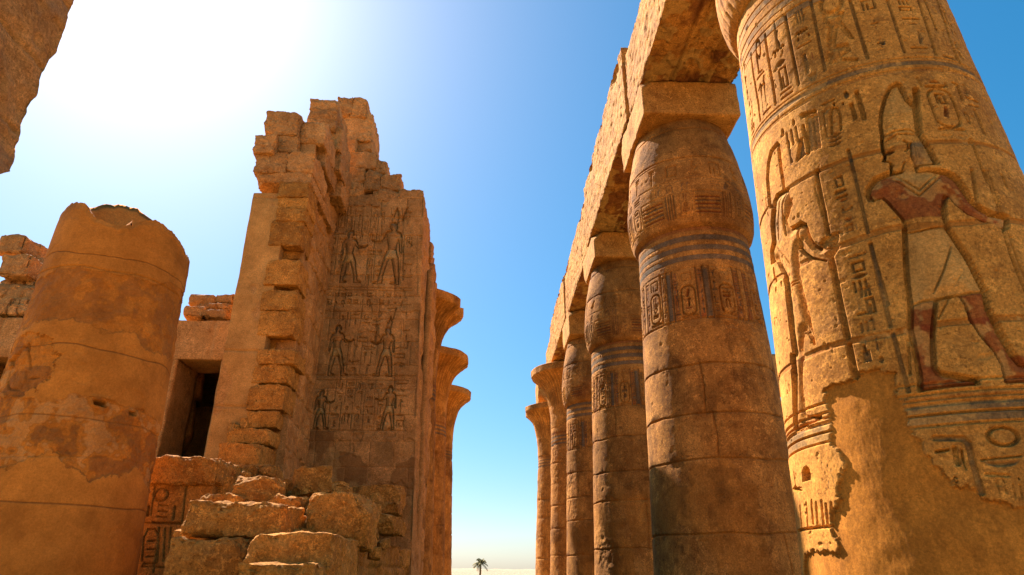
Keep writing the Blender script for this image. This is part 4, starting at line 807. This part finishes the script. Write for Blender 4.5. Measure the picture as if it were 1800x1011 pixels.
    for k in range(1, 28):
        yk = Y + back * k / 27; W = ring0.copy(); W[:, 1] = yk; cen = np.array([(x0 + x1) / 2, 0, 5])
        n = fbm(W, 2.5, 4, 55) * .05; right = ring0[:, 0] > x1 - .45; W[:, 0] += np.where(right, n - .05 * (np.abs(yk - 16.55) < .1), 0); top = ring0[:, 2] > zt - .05; W[:, 2] += np.where(top, n * 2, 0)
        rings.append(W); m = len(per); i = np.arange(m); j = (i + 1) % m; cur = off + i; Q.append(np.stack([prev, cur, off + j, prev[j]], 1)); prev = cur; off += m
    VV = np.concatenate(rings); pp = np.concatenate([f.P.reshape(-1, 4), np.zeros((len(VV) - nr * nc, 4))]); tt = np.concatenate([f.T.ravel(), np.zeros(len(VV) - nr * nc)])
    mk('carved_face', VV, np.concatenate(Q), M_WALL, root, pp, tt)
    CW = [((592, 266, 662, 296), 16.05, 1.6), ((591, 293, 642, 322), 15.98, 1.7), ((593, 318, 640, 345), 15.96, 1.8), ((592, 170, 619, 203), 16.0, 1.5), ((617, 170, 645, 205), 16.02, 1.5), ((602, 199, 654, 247), 16.1, 1.5), ((593, 240, 626, 272), 16.0, 1.6), ((622, 238, 655, 268), 16.2, 1.3), ((652, 280, 680, 304), 16.15, 1.5),
          ((640, 297, 669, 334), 15.97, 1.7), ((667, 305, 705, 334), 16.0, 1.6), ((592, 340, 668, 362), 15.985, 1.7), ((700, 333, 744, 352), 16.0, 1.5), ((655, 330, 704, 354), 15.99, 1.7)]
    for i, (b, Yb, d) in enumerate(CW): pxblock('capping_block', *b, Yb, d, 130 + i, M_WALL, root, .03, .02, .025, 4, .04, rot=0, tilt=0, nsc=2, cl=.82)
    # rugged end pier behind
    gridbox('end_pier', -2.9, -1.72, 18.35, 20.0, 0, 10.4, M_WALL, root, .06, side_fn, .04, (), .03, 1.5, 8, rough=.08)
    gridbox('added_shadow_mass', -3.7, -2.45, 17.7, 19.2, 0, 12.8, M_WALL, root, .1, None, .1, rcuts(random.Random(4), 4, .8, .9), .06, 1.2, 12, rough=.1)  # unseen mass, added to throw shadow on the lower ringed bud column
    for i, (a, b, z0, z1) in enumerate([(17.0, 18.4, 10.9, 11.5), (18.0, 19.3, 10.35, 11.05)]): gridbox('capping_block', -3.0, -1.86 + .08 * i, a, b, z0, z1, M_WALL, root, .06, None, .06, rcuts(random.Random(i), 4, .8, .92), .05, 1.5, i, rough=.06)
    gridbox('torus_moulding', -1.80, -1.62, 17.05, 17.22, 0, 9.6, M_WALL, root, .04, None, .1, (), .012, 2, 4)
relief_wall()

# ================================================================== RUBBLE WALL IN FRONT
def base_fn(W, N):
    hm, tm = masonry(np.where(np.abs(N[:, 0]) > .5, W[:, 1], W[:, 0]), W[:, 2], W, [0, .6, 1.15, 1.7, 2.4], .95, 5, .05, .02, .06)
    return hm - .05 * sst(.0, .5, fbm(W, 2, 4, 4)), np.zeros((len(W), 4)), tm
tag(gridbox('low_wall', -3.9, -1.68, 8.9, 15.9, 0, 2.1, M_ROCK, None, .05, base_fn, .05, (), .03, 1.5, 6, fres={'+x': .03}, rough=.08), 'low broken wall running back from the fallen blocks to the relief wall', 'wall')
ST = [  # view box, depth Y, thickness, label, rot
 ((423, 938, 578, 1075), 6.9, 1.7, 'largest fallen block in front, its ragged top sunlit, cut by the bottom edge', 0.0),
 ((410, 989, 548, 1090), 6.35, .9, 'lowest foreground slab with a chipped bright edge, lying against the largest fallen block', 0.0),
 ((323, 882, 497, 943), 7.6, 1.0, 'long flat fallen block with bright crumbly top edge, lying across two others', 0.0),
 ((289, 946, 422, 1075), 7.4, 1.2, 'squarish block under the long flat one, beside the dark gap', 0.0),
 ((530, 866, 640, 962), 8.3, 1.4, 'big rounded orange block right of the dark crack, above the largest slab', 0.05),
 ((397, 838, 481, 890), 8.9, .9, 'pale faceted stone behind the long flat block', 0.2),
 ((469, 872, 529, 940), 8.7, .8, 'upright brown stone left of the dark crack', -.1),
 ((504, 819, 571, 868), 9.6, .7, 'pale boulder perched highest in the middle of the rubble', .3),
 ((479, 842, 507, 870), 10.2, .6, 'small orange stone just left of the perched boulder', .4),
 ((566, 850, 612, 872), 11.2, .7, 'small dim stone just right of the perched boulder', .1),
 ((384, 868, 420, 892), 8.7, .6, 'small stone at the left foot of the pale faceted stone', .2),
 ((612, 851, 705, 892), 14.6, 1.2, 'broken course of stone at the foot of the relief wall', 0),
 ((622, 880, 696, 903), 12.6, 1.3, 'flat slab with a pale top lying below the relief wall', .05),
 ((632, 900, 697, 935), 11.2, 1.3, 'tilted slab nearest the low wall edge', -.05),
 ((400, 816, 441, 838), 11.2, .8, 'loose stone under the torn edge of the great wall', .2),
 ((430, 815, 480, 850), 12.0, .9, 'dark squared stone at the bottom of the torn edge', .1),
 ((365, 836, 402, 880), 10.6, .7, 'shadowed stone wedged beside the carved block', .1),
 ((480, 862, 535, 890), 9.9, .9, 'shadowed stone wedged behind the upright brown stone', .2),
 ((575, 868, 640, 900), 10.6, 1.2, 'shadowed stone behind the big rounded block', .1),
]
for i, (b, Y, d, lb, rt_) in enumerate(ST):
    tag(pxblock('fallen_block', *b, Y, d, 200 + i, M_ROCK, None, .018 if i < 7 else .03, .014, .04, 7 if i > 3 else 3, .07, rot=rt_, tilt=(.0, .0, .03, 0, .04, .1, .05, -.12, .2, 0, .1, 0, -.05, .1, .1, 0, 0, 0, 0)[i], nsc=2.2, cl=.72 if i > 3 else .86), lb, 'stone block', 'fallen blocks in front of the walls')
SM = [(352, 868, 378, 886, 8.6), (498, 930, 530, 950, 8.1), (505, 905, 530, 935, 8.4), (548, 846, 574, 866, 10.4), (640, 930, 662, 950, 10.0), (585, 846, 606, 858, 12.4), (456, 818, 476, 834, 11.4), (372, 818, 392, 840, 10.9), (650, 868, 668, 884, 13.2), (418, 826, 436, 842, 10.8), (536, 852, 556, 868, 9.9), (610, 868, 630, 884, 11.8), (474, 884, 492, 900, 8.9), (300, 930, 330, 950, 7.9), (660, 948, 684, 966, 10.8), (392, 874, 410, 888, 9.2), (643, 960, 668, 984, 9.4), (400, 742, 420, 756, 12.8), (421, 732, 436, 754, 12.85)]
PLC = ['under the long flat block at its left end', 'in the crack beside the largest slab', 'in the dark crack, half way down', 'touching the right foot of the perched boulder', 'below the tilted slab', 'at the foot of the relief wall, left side', 'left of the dark squared stone', 'just right of the cap block corner', 'on the flat slab near the relief wall', 'below the torn edge, right of the loose stone', 'in front of the perched boulder, right side', 'right of the shadowed stones', 'on top of the upright brown stone', 'between the carved block and the squarish block', 'lowest one on the low wall', 'left of the pale faceted stone', 'at the lower end of the low wall', 'on the lowest step of the torn edge, outer side', 'on the lowest step of the torn edge, inner side']
for i, (a, b, c, d, Y) in enumerate(SM):
    tag(pxblock('rubble_stone', a, b, c, d, Y, .3, 700 + i, M_ROCK, None, .02, .01, .03, 8, .03, rot=(i * 1.7) % 1.2 - .6, tilt=(i * .9) % .7 - .35, nsc=3, cl=.66, chip=.03), 'small stone ' + PLC[i], 'stone', 'small stones among the fallen blocks')
# heap core so the stones rest on something
tag(gridbox('rubble_core', -3.8, -1.8, 7.9, 13.2, 0, 1.75, M_ROCK, None, .06, None, .3, rcuts(random.Random(3), 4, .7, .9), .12, 1.2, 8, rough=.1), 'heap of packed broken masonry under the fallen blocks', 'rubble')
# ---- carved block and its cap, left of the rubble
def carved_block():
    Y = 10.4; a = onY(238, 900, Y); b = onY(366, 900, Y); t = onY(300, 851, Y)
    x0, x1, zt = a[0] - .3, b[0], t[2]; q = lambda x, y: tuple(onY(x, y, Y)[[0, 2]]); w2 = lambda x, y: q(x * .5, 506 + y * .5)
    f = Field(np.linspace(x0, x1, 190), np.linspace(.0, zt, 260))
    def L(*p, w=.022, d=.035): f.line([w2(*a) for a in p], w, d)
    L((545, 700), (530, 800)); L((535, 825), (660, 832)); L((560, 843), (540, 1000)); L((655, 700), (640, 820), w=.03, d=.05); L((615, 770), (608, 815), w=.035, d=.06); L((500, 980), (640, 985))
    L((500, 960), (505, 880), (520, 850), (545, 850), (560, 880), (552, 970), (505, 970)); L((520, 890), (545, 890)); L((518, 920), (545, 920)); L((515, 945), (540, 945)); L((580, 845), (575, 960)); L((600, 845), (595, 960)); L((560, 765), (590, 768)); L((558, 785), (588, 788)); L((555, 805), (585, 808)); L((522, 770), (518, 800), w=.04, d=.06)
    c = w2(568, 728); f.ell(c[0], c[1], .12, .11, .04, .25); f.ell(c[0], c[1], .085, .08, -.01)
    X, Z = f.G; P = np.stack([X.ravel(), X.ravel() * 0 + Y, Z.ravel()], 1); hm, tm = masonry(P[:, 0], P[:, 2], P, [0, .7, 1.4, w2(0, 828)[1], 5], 2.2, 3, .03, .015, .01)
    f.H += hm.reshape(X.shape) + (.01 * fbm(P, 3, 5, 4)).reshape(X.shape); f.T += (.15 * fbm(P, 2, 4, 5)).reshape(X.shape)
    V = np.stack([X, Y - f.H, Z], -1).reshape(-1, 3); nr, nc = X.shape
    per = np.concatenate([np.arange(nc), (np.arange(1, nr)) * nc + nc - 1, (nr - 1) * nc + np.arange(nc - 2, -1, -1), np.arange(nr - 2, 0, -1) * nc])
    Q = [gridquads(nr, nc)]; rings = [V]; prev = per; off = len(V)
    for k in range(1, 8):
        W = V[per].copy(); W[:, 1] = Y + 1.4 * k / 7; rings.append(W); m = len(per); i = np.arange(m); j = (i + 1) % m; Q.append(np.stack([prev, off + i, off + j, prev[j]], 1)); prev = off + i; off += m
    V = np.concatenate(rings)
    o = mk('carved_block', V, np.concatenate(Q), M_ROCK, None, np.concatenate([f.P.reshape(-1, 4), np.zeros((len(V) - nr * nc, 4))]), np.concatenate([f.T.ravel(), np.zeros(len(V) - nr * nc)]), org=(float(x0 + x1) / 2, Y, 0.0))
    tag(o, 'dark carved wall block with a sun disc and cartouche, beside the orange column stump', 'carved block')
    tag(pxblock('cap_block', 236, 801, 384, 852, 10.3, 1.7, 300, M_ROCK, None, .022, .04, .02, 2, .05, rot=0, tilt=0, nsc=2.5, cl=.9), 'broad block resting on the carved block, below the dark doorway', 'stone block')
carved_block()

# ================================================================== BUILDING BEHIND, LEFT
def building():
    Y = 15.0; root = empty('chapel', (-9.0, 16.0, 0)); tag(root, 'low flat-roofed stone building with two dark doorways behind the broken column', 'building')
    def fn(W, N):
        hm, tm = masonry(W[:, 0], W[:, 2], W, [0, 1.0, 2.0, 3.0, 4.0, 5.0, 9.0], 2.6, 3, .02, .014, .01); return hm, np.zeros((len(W), 4)), tm * .6 + .08 * fbm(W, 1.2, 4, 5)
    gridbox('lintel', -17, -5.2, Y, Y + 1.2, 6.2, 7.2, M_WALL, root, .06, fn, .03, (), .02, 1.5, 2, fres={'-y': .035}, rough=.02)
    gridbox('pier', -10.9, -7.28, Y + .02, Y + 1.18, 0, 6.24, M_WALL, root, .06, fn, .02, (), .015, 1.5, 3)
    gridbox('pier', -6.28, -5.2, Y + .02, Y + 1.18, 0, 6.24, M_WALL, root, .06, fn, .02, (), .015, 1.5, 4)
    gridbox('pier', -17, -11.75, Y + .02, Y + 1.18, 0, 6.24, M_WALL, root, .08, fn, .02, (), .015, 1.5, 4)
    gridbox('roof', -17, -5.2, Y + 1.1, 22.9, 6.7, 7.2, M_WALL, root, .3, None, .02, (), .01)
    gridbox('rear_wall', -17, -5.2, 22, 22.9, 0, 6.72, M_WALL, root, .3, None, .02, (), .01)
    gridbox('side_wall', -17, -16.2, Y + 1.1, 22.1, 0, 6.72, M_WALL, root, .3, None, .02, (), .01); gridbox('side_wall', -5.95, -5.2, Y + 1.1, 22.1, 0, 6.72, M_WALL, root, .3, None, .02, (), .01)
    def cv(f, P): weather(f, P, .01, 5)
    revolve('inner_column', -7.92, 16.6, lambda z: np.interp(z, [0, 4.3, 4.4, 4.7, 5.4, 5.65, 5.7, 6.7], [.52, .46, .52, .60, .55, .5, .62, .62]), np.linspace(0, 6.72, 140), FACE(-7.92, 16.6), .05, 20, M_COL2, root, cv, R0=.6)
building()
def rub(b, Y, d, seed, lb, res=.05, nc=5, tilt=None, cl=.72): tag(pxblock('rubble_stone', *b, Y, d, seed, M_WALL, None, res, .08, .05, nc, .05, nsc=2.2, cl=cl, tilt=tilt), lb, 'stone', 'stones heaped on the flat roof')
rub((-6, 411, 44, 445), 15.9, 1.2, 401, 'topmost squared stone of the roof heap at the left edge', nc=3, cl=.85); rub((-4, 445, 51, 484), 15.5, 1.2, 402, 'large squared stone just under the topmost one of the left heap', nc=3, cl=.85); rub((40, 424, 66, 460), 16.4, 1.0, 403, 'upright stone at the right end of the left heap, highest on that side', nc=4, cl=.8)
rub((330, 516, 376, 535), 16.0, .9, 404, 'squared roof block left of the pair beside the great wall', nc=2, cl=.92); rub((375, 515, 412, 534), 16.05, .9, 405, 'squared roof block right of the pair beside the great wall', nc=2, cl=.92)
rub((318, 535, 356, 557), 15.35, 1.0, 406, 'broken stone below the left squared roof block'); rub((352, 541, 399, 558), 15.3, .9, 407, 'long flat stone on the roof edge touching the great wall'); rub((340, 530, 378, 546), 15.7, .9, 408, 'flat stone squeezed under the left squared roof block'); rub((376, 532, 406, 545), 15.8, .9, 409, 'dark stone squeezed under the right squared roof block')
r = random.Random(11); words = ['small', 'rounded', 'flat', 'angular', 'chunky']; k = 0
for row, (yb, xm, Y) in enumerate([(551, 66, 15.15), (538, 72, 15.35), (520, 76, 15.6), (502, 76, 15.8), (486, 74, 16.0), (470, 78, 16.3)]):
    x = -8 + r.uniform(-6, 4)
    if row >= 4: x = 44
    while x < xm:
        w = r.uniform(14, 26); h = r.uniform(14, 21)
        rub((x, yb - h, x + w, yb + 2), Y + r.uniform(-.05, .1), .7, 420 + k, '%s stone, row %s above the roof edge of left heap, %s from left' % (words[k % 5], ['one', 'two', 'three', 'four', 'five', 'six'][row], ['first', 'second', 'third', 'fourth', 'fifth', 'sixth', 'seventh'][min(6, int((x + 14) // 20))]), .05, 6); k += 1; x += w * .92
tag(gridbox('rubble_bed', -14.5, -10.9, 15.7, 19, 7.1, 8.5, M_WALL, None, .12, None, .4, rcuts(random.Random(8), 4, .7, .9), .2, .8, 3), 'bed of packed rubble under the left roof heap', 'rubble')

# ================================================================== NEAR PILLAR AT THE TOP LEFT
def pil_fn(W, N):
    s = N[:, 0] > .5; hm, tm = masonry(W[:, 1], W[:, 2], W, [0, 1.2, 2.4, 3.5, 4.5, 5.05, 5.75, 6.5, 7.4, 8.4, 9.5], 1.9, 6, .04, .016, .02)
    h = np.where(s, hm - .03 * sst(.1, .4, fbm(W, 2.4, 4, 5)), 0); P = np.zeros((len(W), 4)); P[:, :3] = (.3, .17, .11); P[:, 3] = sst(.05, .3, fbm(W, 1.8, 4, 8)) * .6; return h, P, tm * .8
pl = empty('broken_pillar', (-4.6, 3.2, 0)); tag(pl, 'near stone pillar hanging into the top left corner, broken off along its lower edge', 'pillar')
gridbox('upper_block', -5.2, -4.0, 1.6, 4.79, 4.42, 9.5, M_WALL, pl, .08, pil_fn, .03, [(0, 1, -1, .93)], .02, 2, 3, fres={'+x': .025}, rough=.06)
gridbox('shaft', -5.2, -4.12, 1.4, 4.1, 0, 4.5, M_WALL, pl, .08, None, .05, (), .03, 1.5, 4)

# ================================================================== FAR THINGS
la = empty('distant_gateway', (22, 52, 0)); tag(la, 'distant stone beam glimpsed between the two nearest right-hand columns', 'gateway')
a = onY(1346, 622, 52); b = onY(1376, 690, 52)
gridbox('lintel', a[0] - 2.5, b[0] + 3, 52, 53.5, b[2], a[2], M_WALL, la, .3, None, .05, (), .05, .6, 3)
for x in (a[0] - 2.4, b[0] + 1.9): gridbox('pier', x, x + 1.0, 52.1, 53.4, 0, b[2] + .02, M_WALL, la, .5, None, .05, (), .04)
def palm():
    Y = 190.0; g = onY(843, 1003, Y); t = onY(844, 990, Y); root = empty('palm_tree', (float(g[0]), Y, 0)); tag(root, 'small lone palm tree on the far dunes, seen down the avenue', 'palm tree')
    m = stone_mat('palm_bark', (.30, .2, .11), (.24, .16, .08), (.18, .11, .05)); m2 = stone_mat('hazed_palm_leaf', (.42, .38, .26), (.38, .34, .22), (.32, .28, .18))  # leaf colour bleached: distance haze is painted into it
    th = np.linspace(0, 2 * pi, 9)[:-1]; zs = np.linspace(0, t[2], 14); V = []
    for i, z in enumerate(zs): V += [(g[0] + .25 * sin(z * .5) + (.28 - .1 * z / t[2] + .04 * (i % 2)) * cos(a_), Y + (.28 - .1 * z / t[2]) * sin(a_), z) for a_ in th]
    mk('trunk', V, gridquads(14, 8, 0, True), m, root); V = []; Q = []; r = random.Random(2); c = np.array([g[0] + .25 * sin(t[2] * .5), Y, t[2]])
    for k in range(34):
        az = r.uniform(0, 2 * pi); el = r.uniform(-.5, 1.3); Ln = r.uniform(1.8, 2.5); d = np.array([cos(az), sin(az), 0]); s = np.array([-sin(az), cos(az), 0]); n = 9; pts = []
        for i in range(n):
            u = i / (n - 1) * Ln; drop = .28 * u * u * (.5 + .5 * cos(el)); pts.append(c + d * u * cos(el) + np.array([0, 0, 1]) * (u * sin(el) - drop))
        for i in range(n - 1):
            for sg in (-1, 1):
                for e in (0, .5):
                    p = pts[i] * (1 - e) + pts[i + 1] * e; ln = .55 * (1 - abs(i / (n - 1) - .4)) ; o = len(V); dr = (pts[i + 1] - pts[i]); dr /= np.linalg.norm(dr)
                    V += [p, p + dr * .14, p + s * sg * ln + dr * .3 - np.array([0, 0, .25]), p + s * sg * ln * .9 + dr * .2 - np.array([0, 0, .25])]; Q.append((o, o + 1, o + 2, o + 3))
    mk('crown', V, Q, m2, root, smooth=False)
palm()
